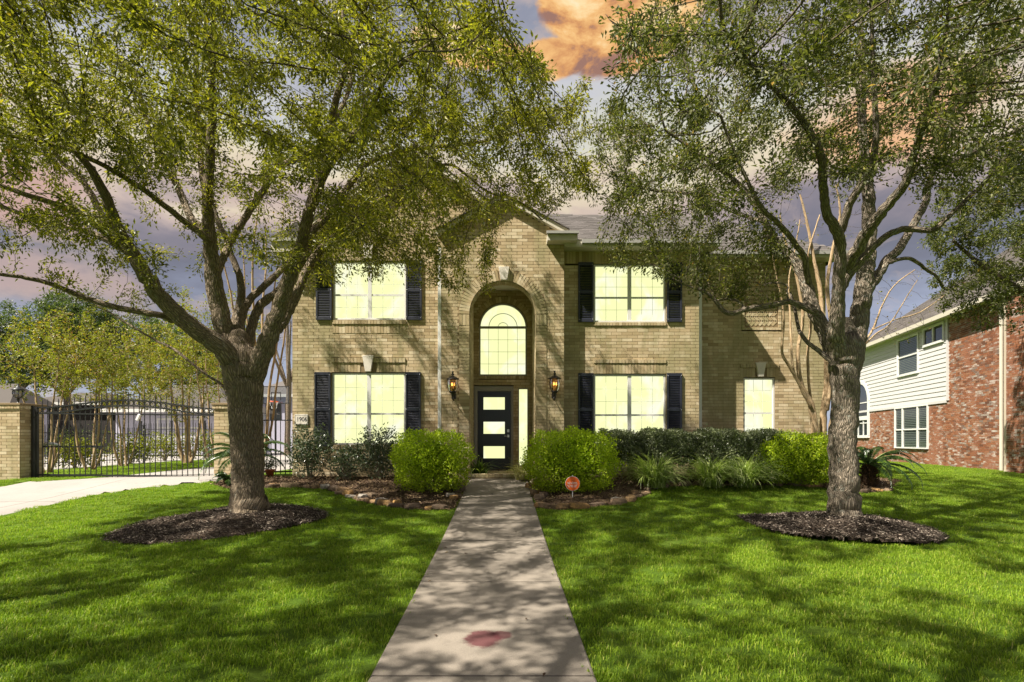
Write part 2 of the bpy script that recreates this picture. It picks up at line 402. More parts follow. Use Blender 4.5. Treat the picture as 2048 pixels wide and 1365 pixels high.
def shingle_mat(name, stops):
    m, t, out = newmat(name); ps = pos(t)
    r = t.math('FRACT', t.math('ADD', attr(t), objrand(t)))
    c = t.ramp(r, stops); c = t.mix(t.math('MULTIPLY', t.noise(ps, 120, 3), .6), c, tuple(x * .5 for x in stops[0][1]))
    c = t.mix(t.math('MULTIPLY', t.noise(ps, .8, 4), .35), c, (.12, .11, .1))
    pbsdf(t, out, c, .9, t.noise(ps, 150), .4, .003, spec=.2); return m
M['shingle'] = shingle_mat('shingle', [(0, (.09, .08, .075)), (.5, (.135, .12, .115)), (1, (.18, .16, .155))])
M['shingle_n'] = shingle_mat('shingle_brown', [(0, (.08, .07, .064)), (.5, (.115, .1, .092)), (1, (.15, .132, .122))])
def pane_mat():
    m, t, out = newmat('lit_pane'); ps = pos(t)
    n = t.noise(t.mapping(ps, (1, 1, .7)), 1.7, 5, .6, .5)
    c = t.mix(t.math('MULTIPLY', t.ramp(n, [(.48, (0, 0, 0)), (.66, (1, 1, 1))]), .75), (.97, 1.0, .5), (1, 1, .88))
    s = t.new('ShaderNodeSeparateXYZ', {0: ps}).outputs[2]
    wv = t.math('FRACT', t.math('MULTIPLY', s, 18.0))
    c = t.mix(t.math('MULTIPLY', t.math('GREATER_THAN', wv, .82), .08), c, (.75, .77, .5))
    e = t.new('ShaderNodeEmission', {'Color': c, 'Strength': .43})
    g = t.new('ShaderNodeBsdfGlossy', {'Color': (.5, .5, .5, 1), 'Roughness': .05})
    mx = t.new('ShaderNodeMixShader', {0: .04, 1: e.outputs[0], 2: g.outputs[0]})
    t.l.new(mx.outputs[0], out.inputs[0]); return m
M['pane'] = pane_mat()
def glass(name, col, rough=.05, tr=.6):
    m, t, out = newmat(name)
    a = t.new('ShaderNodeBsdfTransparent', {'Color': (*col, 1)}); b = t.new('ShaderNodeBsdfGlossy', {'Color': (.8, .8, .8, 1), 'Roughness': rough})
    fr = t.new('ShaderNodeFresnel', {'IOR': 1.5})
    f = t.math('ADD', fr.outputs[0], 1 - tr - .35, clamp=True)
    mx = t.new('ShaderNodeMixShader', {0: f, 1: a.outputs[0], 2: b.outputs[0]}); t.l.new(mx.outputs[0], out.inputs[0]); return m
M['amber'] = glass('seeded_amber_glass', (.95, .72, .42), .15, .6)
M['clear'] = glass('clear_glass', (.8, .82, .82), .08, .6)
def emis(name, col, st):
    m, t, out = newmat(name); e = t.new('ShaderNodeEmission', {'Color': (*col, 1), 'Strength': st}); t.l.new(e.outputs[0], out.inputs[0]); return m
M['flame'] = emis('lit_bulb', (1, .5, .15), 2.2)
M['nglass'] = simple('dark_window_glass', (.02, .025, .028), .06, spec=.9, var=.3, bump=0)
M['blind'] = simple('pale_blind', (.1, .12, .11), .6)
M['orange'] = simple('orange_sign', (.85, .15, .02), .4, var=.03, bump=0)
M['signwhite'] = simple('sign_white', (.8, .8, .8), .5, var=.02, bump=0)
M['ink'] = simple('dark_ink', (.03, .03, .04), .5, bump=0)
M['hoop'] = simple('orange_rim', (.8, .13, .04), .5)

# ------------------------------------------------------------------ ground layout
walk_c = lambda Y: -.136 - .0035 * (Y - 3.3)
WW = 1.37 / 2
def pxpoly(pts, n=5, closed=True): return np.array(smoothpoly([PG(x, y) for x, y in pts], n, closed))
ringL = pxpoly([(213, 1078), (245, 1060), (300, 1043), (400, 1030), (470, 1016), (540, 1014), (600, 1018), (648, 1028), (640, 1042), (560, 1060), (480, 1072), (400, 1082), (320, 1089), (250, 1088)])
ringR = pxpoly([(1482, 1035), (1530, 1034), (1600, 1032), (1680, 1030), (1740, 1036), (1800, 1046), (1850, 1060), (1888, 1080), (1865, 1090), (1790, 1091), (1700, 1087), (1620, 1079), (1560, 1069), (1510, 1052)])
edgeL_px = [(470, 981), (530, 978), (600, 976), (645, 979), (690, 992), (735, 1006), (790, 1016), (850, 1022), (905, 1020)]
edgeR_px = [(1078, 1018), (1130, 1020), (1200, 1014), (1250, 1006), (1285, 992), (1310, 978), (1360, 973), (1450, 973), (1550, 972), (1650, 977), (1720, 986), (1775, 983)]
edgeL = smoothpoly([PG(x, y) for x, y in edgeL_px], 6); edgeR = smoothpoly([PG(x, y) for x, y in edgeR_px], 6)
bedL = np.array(edgeL + [np.array([walk_c(10.3) - WW - .02, 10.3]), np.array([walk_c(12.7) - WW - .02, 12.75]), np.array([-1.0, 13.2]), np.array([-6.6, 13.3]), np.array([-6.5, 12.2])])
bedR = np.array(edgeR + [PG(1800, 962), np.array([8.3, 13.8]), np.array([.9, 13.3]), np.array([walk_c(12.7) + WW + .02, 12.75]), np.array([walk_c(10.3) + WW + .02, 10.3])])
driveP = np.array([PG(-260, 1100), PG(-120, 1062), PG(0, 1033), PG(90, 1011), PG(175, 993), PG(300, 975), PG(440, 963), PG(470, 958), (-6.75, 13.7), (-6.6, 15), (-6.6, 48), (-45, 48), (-45, 13.65),
                   (-12.6, 13.65), (-11.75, 13.6), PG(40, 970), PG(-20, 978), PG(-260, 995)])
grassIn = pxpoly([(40, 966), (190, 959), (300, 948), (400, 938), (455, 933), (455, 921), (330, 926), (200, 936), (40, 950)], 3)
walkP = np.array([(walk_c(1) - WW, 1.), (walk_c(1) + WW, 1.), (walk_c(12.8) + WW, 12.8), (walk_c(12.8) - WW, 12.8)])

# lawn sheet reaching the horizon
xs = np.unique(np.concatenate([np.linspace(-400, -40, 8), np.linspace(-40, -16, 9), np.arange(-16, 20, .4), np.linspace(20, 40, 8), np.linspace(40, 400, 8)]))
ys = np.unique(np.concatenate([np.linspace(-60, -4, 6), np.arange(-4, 20, .4), np.linspace(20, 60, 14), np.linspace(60, 800, 8)]))
XX, YY = np.meshgrid(xs, ys); ZZ = G(XX, YY)
V = np.stack([XX.ravel(), YY.ravel(), ZZ.ravel()], 1)
nx, ny = len(xs), len(ys); I = (np.arange(ny - 1)[:, None] * nx + np.arange(nx - 1)[None]).ravel()
struct(mesh_np('lawn', V, np.stack([I, I + 1, I + nx + 1, I + nx], 1), M['lawn_soil'], smooth=True))

def sheet(name, poly, mat, step, hfun, parent=None, clip=None):
    x0, y0 = poly.min(0) - step; x1, y1 = poly.max(0) + step
    gx = np.arange(x0, x1 + step, step); gy = np.arange(y0, y1 + step, step)
    A, B = np.meshgrid(gx, gy); ins = inpoly(A.ravel(), B.ravel(), poly); d = edgedist(A.ravel(), B.ravel(), poly) * np.where(ins, 1, -1)
    n = len(gx); I = (np.arange(len(gy) - 1)[:, None] * n + np.arange(n - 1)[None]).ravel()
    q = np.stack([I, I + 1, I + n + 1, I + n], 1); keep = (d[q] > -step * .75).all(1); q = q[keep]
    used = np.unique(q); mp = np.full(A.size, -1); mp[used] = np.arange(len(used))
    V = np.stack([A.ravel(), B.ravel(), hfun(A.ravel(), B.ravel(), d)], 1)[used]
    return mesh_np(name, V, mp[q], mat, parent, smooth=True)
def vnoise(x, y, s, seed=0):
    return (np.sin(x * s + seed) * np.sin(y * s * 1.3 + seed * 2) + .5 * np.sin(x * s * 2.3 + y * s * 1.7 + seed) + .3 * np.sin(y * s * 4.1 - x * s * 3.1)) / 1.8
def mound(hmax, cx, cy, rad):
    def f(x, y, d):
        r = np.hypot(x - cx, y - cy)
        return G(x, y) + np.where(d < 0, -.02, .018) + np.clip(d, 0, .4) * .06 + hmax * np.exp(-(r / rad) ** 2) + .012 * vnoise(x, y, 9)
    return f
TL = (-4.10, 8.85); TR = (4.92, 8.0)
struct(sheet('mulch_ring', ringL, M['mulch'], .05, mound(.13, TL[0], TL[1] - .1, .8)))
struct(sheet('mulch_ring', ringR, M['mulch'], .05, mound(.2, TR[0], TR[1] - .1, .8)))
bedh = lambda x, y, d: G(x, y) + np.where(d < 0, -.03, .02) + np.clip(d, 0, .6) * .1 + .012 * vnoise(x, y, 8)
struct(sheet('garden_bed', bedL, M['bed'], .07, bedh)); struct(sheet('garden_bed', bedR, M['bed'], .07, bedh))
struct(sheet('driveway', driveP, M['drive'], .25, lambda x, y, d: G(x, y) + np.where(d < 0, -.02, .028)))

# walkway slabs
walkroot = bpy.data.objects.new('walkway', None); C.objects.link(walkroot); walkroot['kind'] = 'structure'
J = [.4, 1.5, 3.35, 5.38, 7.2, 9.05, 10.9, 12.78]
for i in range(len(J) - 1):
    a, b = J[i] + .009, J[i + 1] - .009
    mb = MB(); n = 6; top = []
    ysl = np.linspace(a, b, n)
    vs = []; fs = []
    for k, y in enumerate(ysl):
        z = float(np.interp(y, [a, b], [G(0, a), G(0, b)])) + .035
        e = .004 if k in (0, n - 1) else 0
        for x, zz in ((walk_c(y) - WW, z - .12), (walk_c(y) - WW, z - .012), (walk_c(y) - WW + .012, z - e), (walk_c(y) + WW - .012, z - e), (walk_c(y) + WW, z - .012), (walk_c(y) + WW, z - .12)):
            vs.append((x, y, zz))
    for k in range(n - 1):
        for j in range(5): fs.append((k * 6 + j, k * 6 + j + 1, k * 6 + 7 + j, k * 6 + 6 + j))
    fs += [(5, 4, 3, 2, 1, 0), tuple((n - 1) * 6 + j for j in range(6))]
    mb.add(vs, fs, 0); mb.build('slab', M['walk'], walkroot)

# ------------------------------------------------------------------ grass
def blocked(x, y, grow=0.0):
    b = np.zeros(x.shape, bool)
    for poly in (ringL, ringR, bedL, bedR, driveP, walkP):
        ins = inpoly(x, y, poly)
        if grow: ins |= edgedist(x, y, poly) < grow
        b |= ins
    return b
def grass_tuft():
    Vl = []; Fl = []; rr = []
    nb = 46
    for i in range(nb):
        a = rng.uniform(0, 2 * math.pi); r = .075 * math.sqrt(rng.random())
        x, y = r * math.cos(a), r * math.sin(a)
        h = rng.uniform(.014, .034); wd = rng.uniform(.0016, .003); az = rng.uniform(0, math.pi * 2); le = rng.uniform(.2, 1.0) * h
        lx, ly = le * math.cos(az), le * math.sin(az); px, py = -math.sin(az) * wd, math.cos(az) * wd
        b = len(Vl)
        Vl += [(x - px, y - py, -.01), (x + px, y + py, -.01), (x + lx * .4 + px * .8, y + ly * .4 + py * .8, h * .65), (x + lx * .4 - px * .8, y + ly * .4 - py * .8, h * .65), (x + lx, y + ly, h)]
        Fl.append(((b, b + 1, b + 2, b + 3), (b + 3, b + 2, b + 4)))
        rr += [rng.random() * .75] * 5
    return np.array(Vl), [np.array([f[0] for f in Fl]), np.array([f[1] for f in Fl])], rr
gv, gf, gr = grass_tuft()
tuft = mesh_np('grass_tuft', gv, gf, M['grass'], rnd=gr)
tuft.location = (3.0, 4.5, float(G(3, 4.5)))
def scatter(N, x0, x1, y0, y1):
    x = rng.uniform(x0, x1, N); y = rng.uniform(y0, y1, N); return x, y
pts = []
for (x0, x1, y0, y1, dens) in ((-9, 9, 1.8, 7, 150), (-17, 20, 7, 15, 95), (8.6, 30, 13, 30, 45), (-17, -9, 2, 7, 60), (9, 17, 2, 7, 60)):
    N = int((x1 - x0) * (y1 - y0) * dens); x, y = scatter(N, x0, x1, y0, y1)
    ok = ~blocked(x, y) & ~((x > -6.8) & (x < 8.4) & (y > 13.2))
    pts.append(np.stack([x[ok], y[ok]], 1))
# inner strip and edges overhanging the paving
x, y = scatter(30000, grassIn[:, 0].min(), grassIn[:, 0].max(), grassIn[:, 1].min(), grassIn[:, 1].max())
ok = inpoly(x, y, grassIn); inner_pts = np.stack([x[ok], y[ok]], 1)[:4500]
gp = np.concatenate(pts)
Z = G(gp[:, 0], gp[:, 1]); gp3 = np.concatenate([np.stack([gp[:, 0], gp[:, 1], Z], 1), np.stack([inner_pts[:, 0], inner_pts[:, 1], G(inner_pts[:, 0], inner_pts[:, 1]) + .03], 1)])
gm = bpy.data.meshes.new('grass'); gm.vertices.add(len(gp3)); gm.vertices.foreach_set('co', gp3.astype(np.float32).ravel())
grass = bpy.data.objects.new('grass', gm); C.objects.link(grass); stuff(grass); grass['label'] = 'short bright green turf grass of the front lawn'; grass['category'] = 'grass'
tuft.parent = grass
tuft['kind'] = 'stuff'
ng = bpy.data.node_groups.new('grass_scatter', 'GeometryNodeTree')
ng.interface.new_socket('Geometry', in_out='INPUT', socket_type='NodeSocketGeometry'); ng.interface.new_socket('Geometry', in_out='OUTPUT', socket_type='NodeSocketGeometry')
gi = ng.nodes.new('NodeGroupInput'); go = ng.nodes.new('NodeGroupOutput'); iop = ng.nodes.new('GeometryNodeInstanceOnPoints')
oi = ng.nodes.new('GeometryNodeObjectInfo'); oi.inputs['Object'].default_value = tuft; oi.transform_space = 'ORIGINAL'
rv = ng.nodes.new('FunctionNodeRandomValue'); rv.data_type = 'FLOAT_VECTOR'
rv.inputs[0].default_value = (-.12, -.12, 0); rv.inputs[1].default_value = (.12, .12, 6.283)
rs = ng.nodes.new('FunctionNodeRandomValue'); rs.data_type = 'FLOAT'; rs.inputs[2].default_value = .75; rs.inputs[3].default_value = 1.4
ng.links.new(gi.outputs[0], iop.inputs['Points']); ng.links.new(oi.outputs['Geometry'], iop.inputs['Instance'])
ng.links.new(rv.outputs[0], iop.inputs['Rotation']); ng.links.new(rs.outputs[1], iop.inputs['Scale']); ng.links.new(iop.outputs[0], go.inputs[0])
md = grass.modifiers.new('scatter', 'NODES'); md.node_group = ng
gsx = sheet('inner_lawn', grassIn, M['lawn_soil'], .2, lambda x, y, d: G(x, y) + np.where(d < 0, .02, .034)); struct(gsx)

# ------------------------------------------------------------------ leaves and branches
def leaf_mesh(name, pos_, dirs, nrm, L, W_, mat, parent, rr, kite=True, curl=.12):
    """each leaf a folded kite: base, left, tip, right"""
    n = len(pos_)
    d = dirs / np.linalg.norm(dirs, axis=1, keepdims=True)
    s = np.cross(d, nrm); s /= (np.linalg.norm(s, axis=1, keepdims=True) + 1e-9); nn = np.cross(s, d)
    L = np.asarray(L).reshape(-1, 1) * np.ones((n, 1)); W_ = np.asarray(W_).reshape(-1, 1) * np.ones((n, 1))
    b = pos_; tip = pos_ + d * L - nn * L * curl; m = pos_ + d * L * .48
    l = m + s * W_ / 2 + nn * W_ * .18; r_ = m - s * W_ / 2 + nn * W_ * .18
    V = np.stack([b, r_, tip, l], 1).reshape(-1, 3); I = np.arange(n) * 4
    Fc = np.concatenate([np.stack([I, I + 1, I + 2], 1), np.stack([I, I + 2, I + 3], 1)])
    return mesh_np(name, V, Fc, mat, parent, rnd=np.repeat(rr, 4))

def tube_np(paths, sides=12, rough=.0):
    """paths: list of (pts (n,3), radii (n)) -> V, F, UV"""
    Vs, Fs, Us = [], [], []; base = 0
    for pts_, rad in paths:
        pts_ = np.asarray(pts_, float); rad = np.asarray(rad, float); m = len(pts_)
        t0_ = pts_[1] - pts_[0]; t0_ /= np.linalg.norm(t0_) + 1e-9
        pts_ = np.concatenate([[pts_[0] - t0_ * rad[0] * .75, pts_[0] - t0_ * rad[0] * .5], pts_]); rad = np.concatenate([[rad[0] * .05, rad[0] * .7], rad]); m += 2
        t = np.gradient(pts_, axis=0); t /= np.linalg.norm(t, axis=1, keepdims=True) + 1e-9
        a = np.cross(t[0], [0.3, 1, 0.2]); a /= np.linalg.norm(a)
        L = np.concatenate([[0], np.cumsum(np.linalg.norm(np.diff(pts_, axis=0), axis=1))])
        rmx = rad.max(); sd_ = sides if rmx > .05 else max(5, sides // 2)
        an = np.linspace(0, 2 * np.pi, sd_ + 1); ph = rng.uniform(0, 6, 4)
        for i in range(m):
            a = a - t[i] * a.dot(t[i]); a /= np.linalg.norm(a); b = np.cross(t[i], a)
            lump = 1 + rough * (np.sin(an * 2 + ph[0] + L[i] * 1.7) + .7 * np.sin(an * 3 + ph[1] - L[i] * 3) + .6 * np.sin(an * 1 + ph[2] + L[i] * 5)) if rough else 1 + 0 * an
            if rough: lump[-1] = lump[0]
            ring = pts_[i] + (np.cos(an)[:, None] * a + np.sin(an)[:, None] * b) * (rad[i] * lump)[:, None]
            Vs.append(ring); Us.append(np.stack([an / (2 * np.pi) * max(rmx * .85, .02) * 6.28, np.full(sd_ + 1, L[i])], 1))
        k = sd_ + 1
        for i in range(m - 1):
            j = base + i * k + np.arange(sd_); Fs.append(np.stack([j, j + 1, j + k + 1, j + k], 1))
        base += m * k
    return np.concatenate(Vs), np.concatenate(Fs), np.concatenate(Us)

def colonize(seeds, att, step=.16, di=1.3, dk=.24, iters=90, tropism=(0, 0, .0)):
    npos = [np.array(s) for s in seeds]; par = [-1] * len(seeds)
    Np = np.array(npos); att = np.asarray(att); alive = np.ones(len(att), bool)
    def nearest(A, Nn, off):
        best = np.full(len(A), 1e9); bi = np.zeros(len(A), int)
        for c in range(0, len(Nn), 600):
            d = ((A[:, None, :] - Nn[None, c:c + 600]) ** 2).sum(2); k = d.argmin(1); v = d[np.arange(len(A)), k]
            u = v < best; best[u] = v[u]; bi[u] = k[u] + c + off
        return np.sqrt(best), bi
    D, B = nearest(att, Np, 0)
    allN = [Np]; parents = list(par); tot = len(Np); flat = Np
    for it in range(iters):
        act = alive & (D < di * (3 if it < 6 else 1.6)) 
        if not act.any(): break
        idx = B[act]; v = att[act] - flat[idx]; v /= np.linalg.norm(v, axis=1, keepdims=True) + 1e-9
        u, inv = np.unique(idx, return_inverse=True)
        acc = np.zeros((len(u), 3)); np.add.at(acc, inv, v); acc += rng.normal(0, .28, acc.shape) + np.array(tropism)
        acc /= np.linalg.norm(acc, axis=1, keepdims=True) + 1e-9
        new = flat[u] + acc * step
        parents += list(u); off = tot; tot += len(new); flat = np.concatenate([flat, new])
        A = np.where(alive)[0]; d, b = nearest(att[A], new, off)
        up = d < D[A]; D[A[up]] = d[up]; B[A[up]] = b[up]
        alive &= D > dk
    return flat, np.array(parents)

def grow_tree(root, limbs, att, mats, leaf, seeds_min=.0, r_tip=.0035, dk=.24, step=.16, sides=14, n_pow=2.35, leafper=14, spread=.13, lim_rmax=.02, di=1.3, trunkname='trunk', rough=.05, limb_leaves=0, leafmask=None, subdiv=5, names=('trunk', 'branches', 'crown')):
    """limbs: list of [(x,y,z,r)...] in world coords"""
    paths = []; seeds = []; srad = []
    for lb in limbs:
        P4 = np.array(smoothpoly([np.array(q, float) for q in lb], subdiv))
        jit = np.zeros_like(P4[:, :3]); jit[1:-1] = rng.normal(0, .012, (len(P4) - 2, 3))
        paths.append((P4[:, :3] + jit * np.clip(P4[:, 3:4] * 6, .2, 1), P4[:, 3]))
        for q in P4:
            if q[3] < .11 and q[2] > seeds_min: seeds.append(q[:3]); srad.append(q[3])
    V, Fc, U = tube_np(paths, sides, rough)
    tr = mesh_np(names[0], V, Fc, mats[0], root, smooth=True, uv=U)
    nodes, par = colonize(seeds, att, step=step, dk=dk, di=di)
    ns = len(seeds); n = len(nodes); acc = np.zeros(n); rad = np.zeros(n); kids = np.zeros(n, int)
    for i in range(n - 1, ns - 1, -1):
        r = acc[i] ** (1 / n_pow) if acc[i] > 0 else r_tip
        rad[i] = r; acc[par[i]] += r ** n_pow; kids[par[i]] += 1
    for i in range(ns): rad[i] = srad[i]
    ch = np.arange(ns, n); pr = par[ch]
    r0 = np.minimum(rad[pr], np.where(pr < ns, rad[ch] * 1.25, rad[pr])); r0 = np.minimum(r0, rad[ch] * 1.8); r1 = rad[ch]
    d = nodes[ch] - nodes[pr]; d /= np.linalg.norm(d, axis=1, keepdims=True) + 1e-9
    a = np.cross(d, np.array([.2, .9, .4])); a /= np.linalg.norm(a, axis=1, keepdims=True); b = np.cross(d, a)
    K = 4; rings = []
    for (pp, rr) in ((nodes[pr] - d * r0[:, None] * .5, r0), (nodes[ch] + d * r1[:, None] * .3, r1)):
        for k in range(K):
            an = 2 * math.pi * k / K; rings.append(pp + (a * math.cos(an) + b * math.sin(an)) * rr[:, None])
    V = np.stack(rings, 1).reshape(-1, 3); I = np.arange(len(ch)) * 8
    Fc = np.concatenate([np.stack([I + k, I + (k + 1) % 4, I + 4 + (k + 1) % 4, I + 4 + k], 1) for k in range(4)])
    stuff(mesh_np(names[1], V, Fc, mats[1], root, smooth=True, uv=np.tile(np.array([[0, 0], [.05, 0], [.1, 0], [.15, 0], [0, .16], [.05, .16], [.1, .16], [.15, .16]]), (len(ch), 1))))
    # leaves
    thin = ch[rad[ch] < lim_rmax]
    if leaf is None: return nodes, rad
    src = np.repeat(thin, rng.poisson(leafper * rng.gamma(.9, 1 / .9, len(thin))))
    dirn = nodes[src] - nodes[par[src]]; dirn /= np.linalg.norm(dirn, axis=1, keepdims=True) + 1e-9
    off = rng.normal(0, 1, (len(src), 3)); off /= np.linalg.norm(off, axis=1, keepdims=True)
    off *= (spread * rng.random(len(src)) ** .6)[:, None]
    pos_ = nodes[src] - dirn * step * rng.random(len(src))[:, None] + off
    if leafmask is not None:
        k = leafmask(pos_); src, dirn, off, pos_ = src[k], dirn[k], off[k], pos_[k]
    ld = dirn * .6 + off / spread * .9 + rng.normal(0, .35, off.shape) + np.array([0, 0, -.12])
    nm = rng.normal(0, .55, off.shape) + np.array([0, 0, 1.])
    L = leaf['L'] * rng.uniform(.7, 1.3, len(src)); Wd = leaf['W'] * rng.uniform(.8, 1.2, len(src))
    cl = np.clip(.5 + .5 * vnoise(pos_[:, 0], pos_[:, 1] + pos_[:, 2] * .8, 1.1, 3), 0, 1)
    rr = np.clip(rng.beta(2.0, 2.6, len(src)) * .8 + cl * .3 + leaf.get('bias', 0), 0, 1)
    sp_ = rng.random(len(src)) > .035; rr = np.where(sp_, rr * .94, rr * .2 + .8)
    print(root.name, 'nodes', n, 'leaves', len(pos_))
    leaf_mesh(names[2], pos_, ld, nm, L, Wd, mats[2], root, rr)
    return nodes, rad

def proj(p): return CX + p[:, 0] * F_PX / p[:, 1], HY - (p[:, 2] - CAMZ) * F_PX / p[:, 1]
def limb(pts, y0, y1, curve=1.0):
    """pixel trace with widths, depth running from y0 at the fork to y1 at the end"""
    out = []; n = len(pts)
    for i, (x, y, wd) in enumerate(pts):
        t = (i / (n - 1)) ** curve; Y = y0 + (y1 - y0) * t; q = P(x, y, Y); out.append((*q, wd * Y / F_PX / 2 * (.93 if wd > 30 else .87)))
    return out

# ---- left oak
TLg = float(G(*TL))
oakL = thing('oak_tree', 'large live oak with olive leaves spreading from a thick trunk in the left mulch ring', 'tree')
Y0 = TL[1]
L_ = []
L_.append(limb([(499, 1040, 100), (499, 1020, 88), (498, 1003, 74), (497, 960, 68), (493, 880, 65), (490, 810, 66), (487, 760, 74), (486, 735, 76), (480, 705, 64), (474, 670, 40), (470, 650, 20)], Y0, Y0))
L_.append(limb([(480, 770, 46), (462, 722, 48), (435, 690, 42), (385, 655, 37), (335, 608, 33), (300, 565, 31), (262, 503, 28), (232, 450, 25), (210, 390, 22), (174, 328, 17), (130, 285, 13), (80, 240, 9)], Y0 - .02, Y0 - 1.6))
L_.append(limb([(272, 522, 20), (246, 495, 20), (220, 472, 19), (180, 440, 17), (118, 412, 14), (31, 383, 11), (-60, 350, 7)], Y0 - .7, Y0 - 1.5))
L_.append(limb([(262, 510, 16), (210, 478, 14), (154, 458, 13), (67, 438, 11), (0, 412, 9), (-90, 390, 6)], Y0 - .8, Y0 - .1))
L_.append(limb([(225, 468, 16), (200, 430, 15), (188, 400, 14), (159, 354, 12), (118, 318, 9), (70, 240, 6)], Y0 - .9, Y0 + .6))
L_.append(limb([(345, 640, 18), (320, 631, 15), (256, 620, 13), (180, 600, 12), (103, 569, 10), (51, 556, 9), (0, 549, 8), (-80, 540, 5)], Y0 - .3, Y0 - 1.1))
L_.append(limb([(455, 790, 8), (445, 772, 7), (403, 743, 6), (348, 699, 6), (311, 681, 5), (256, 648, 4.5), (220, 626, 4), (176, 600, 3)], Y0 - .1, Y0 + 1.2))
L_.append(limb([(484, 765, 40), (462, 705, 42), (446, 650, 38), (432, 590, 35), (424, 530, 32), (420, 477, 29), (415, 400, 25), (420, 330, 22), (424, 250, 18), (424, 160, 15), (425, 60, 12), (424, -60, 8)], Y0 + .05, Y0 - .6))
L_.append(limb([(424, 490, 20), (405, 470, 17), (359, 436, 15), (308, 395, 13), (246, 354, 12), (180, 318, 10), (113, 292, 9), (0, 267, 7), (-80, 240, 5)], Y0 - .2, Y0 - 2.2))
L_.append(limb([(418, 480, 18), (400, 455, 17), (379, 430, 16), (349, 359, 14), (318, 303, 12), (290, 230, 9), (270, 140, 7)], Y0 - .2, Y0 + 1.5))
L_.append(limb([(412, 400, 15), (402, 330, 13), (395, 256, 12), (392, 130, 10), (388, -20, 7)], Y0 - .3, Y0 + 1.2))
L_.append(limb([(478, 740, 34), (472, 680, 32), (474, 640, 26), (482, 604, 18), (480, 559, 15), (462, 510, 13), (450, 472, 12), (434, 437, 10), (416, 380, 8)], Y0 + .2, Y0 + .9))
L_.append(limb([(430, 565, 15), (441, 530, 16), (452, 503, 17), (465, 475, 17), (487, 440, 16), (512, 402, 15), (530, 378, 14), (559, 335, 12), (615, 308, 10), (656, 277, 8), (720, 240, 6)], Y0 + .1, Y0 + 1.6))
L_.append(limb([(475, 670, 26), (485, 625, 20), (500, 599, 17), (520, 580, 15), (549, 554, 14), (574, 529, 13), (610, 500, 11), (660, 440, 9), (700, 370, 7)], Y0 + .3, Y0 + 2.2))
L_.append(limb([(492, 720, 26), (500, 674, 22), (507, 641, 20), (522, 609, 19), (549, 589, 18), (575, 562, 15), (610, 520, 12), (650, 480, 9), (700, 440, 7)], Y0 + .3, Y0 + 1.9))
L_.append(limb([(502, 800, 40), (510, 745, 44), (528, 700, 40), (545, 655, 37), (559, 617, 33), (570, 579, 32), (586, 529, 30), (602, 487, 27), (616, 430, 25), (632, 380, 22), (646, 328, 19), (664, 250, 17), (675, 189, 15), (710, 88, 12), (740, -10, 9), (770, -90, 6)], Y0, Y0 - 1.0))
L_.append(limb([(612, 450, 18), (622, 420, 18), (632, 396, 18), (655, 336, 17), (714, 264, 15), (750, 200, 12), (776, 154, 10), (833, 106, 8), (886, 75, 7), (952, 44, 5), (1010, 20, 3)], Y0 - .35, Y0 - 2.6))
L_.append(limb([(608, 478, 18), (640, 445, 17), (672, 406, 16), (708, 359, 14), (740, 325, 12), (820, 300, 10), (900, 292, 8), (952, 286, 7), (1040, 264, 5), (1110, 250, 3)], Y0 - .3, Y0 + 1.6))
L_.append(limb([(556, 660, 24), (566, 640, 25), (579, 615, 24), (594, 588, 20), (607, 554, 18), (624, 522, 17), (645, 497, 17), (672, 472, 15), (701, 451, 14), (723, 434, 13), (753, 406, 11), (799, 378, 9), (850, 350, 7), (903, 330, 6), (974, 383, 5), (1040, 405, 4), (1084, 440, 3)], Y0 - .05, Y0 + 2.2))
L_.append(limb([(665, 250, 10), (700, 170, 10), (690, 90, 8), (683, 0, 6)], Y0 - .7, Y0 + .8))
def ellipsoid(c, r, n):
    u = rng.normal(0, 1, (n, 3)); u /= np.linalg.norm(u, axis=1, keepdims=True); return np.array(c) + u * (rng.random(n) ** (1 / 2.6))[:, None] * np.array(r)
def maskL(p, soft=True):
    x, y = proj(p); yb = np.interp(x, [-200, 0, 100, 200, 300, 400, 500, 600, 650, 700, 800, 900, 1000, 1060, 1120, 1200], [420, 390, 330, 320, 345, 345, 370, 430, 475, 510, 535, 545, 520, 470, 420, 360])
    xb = np.interp(y, [-50, 0, 60, 130, 200, 300, 420, 560], [975, 990, 1020, 1110, 1180, 1225, 1200, 1040])
    wob = 25 * np.sin(x * .03) + 18 * np.sin(x * .071 + 1) + 14 * np.sin(y * .09)
    edge = (yb + wob - y) / 60; ex = (xb + wob * .6 - x) / 40
    pr = np.clip(edge, 0, 1) * np.clip(ex, 0, 1)
    # scattered sprays below the dense crown on the left
    low = (x < 640) & (y > yb - 30) & (y < 570) & (x > -300)
    pr = np.maximum(pr, np.where(low, .13, 0))
    pr = pr * np.where((vnoise(x * .01, y * .01, 1.9, 5) < -.3) , .2, 1)
    pr = np.where(p[:, 1] > .5, pr, 1)
    return rng.random(len(p)) < pr
def inside_ok(p): return (p[:, 1] < 11.7) & (p[:, 2] > 3.0) & (p[:, 2] < 9.6) & (rng.random(len(p)) < np.where(p[:, 2] > CAMZ + .84 * p[:, 1], .38, 1))
att = ellipsoid((-4.6, 7.6, 7.3), (6.2, 5.4, 4.1), 19000)
att = att[inside_ok(att)]; att = att[maskL(att)]
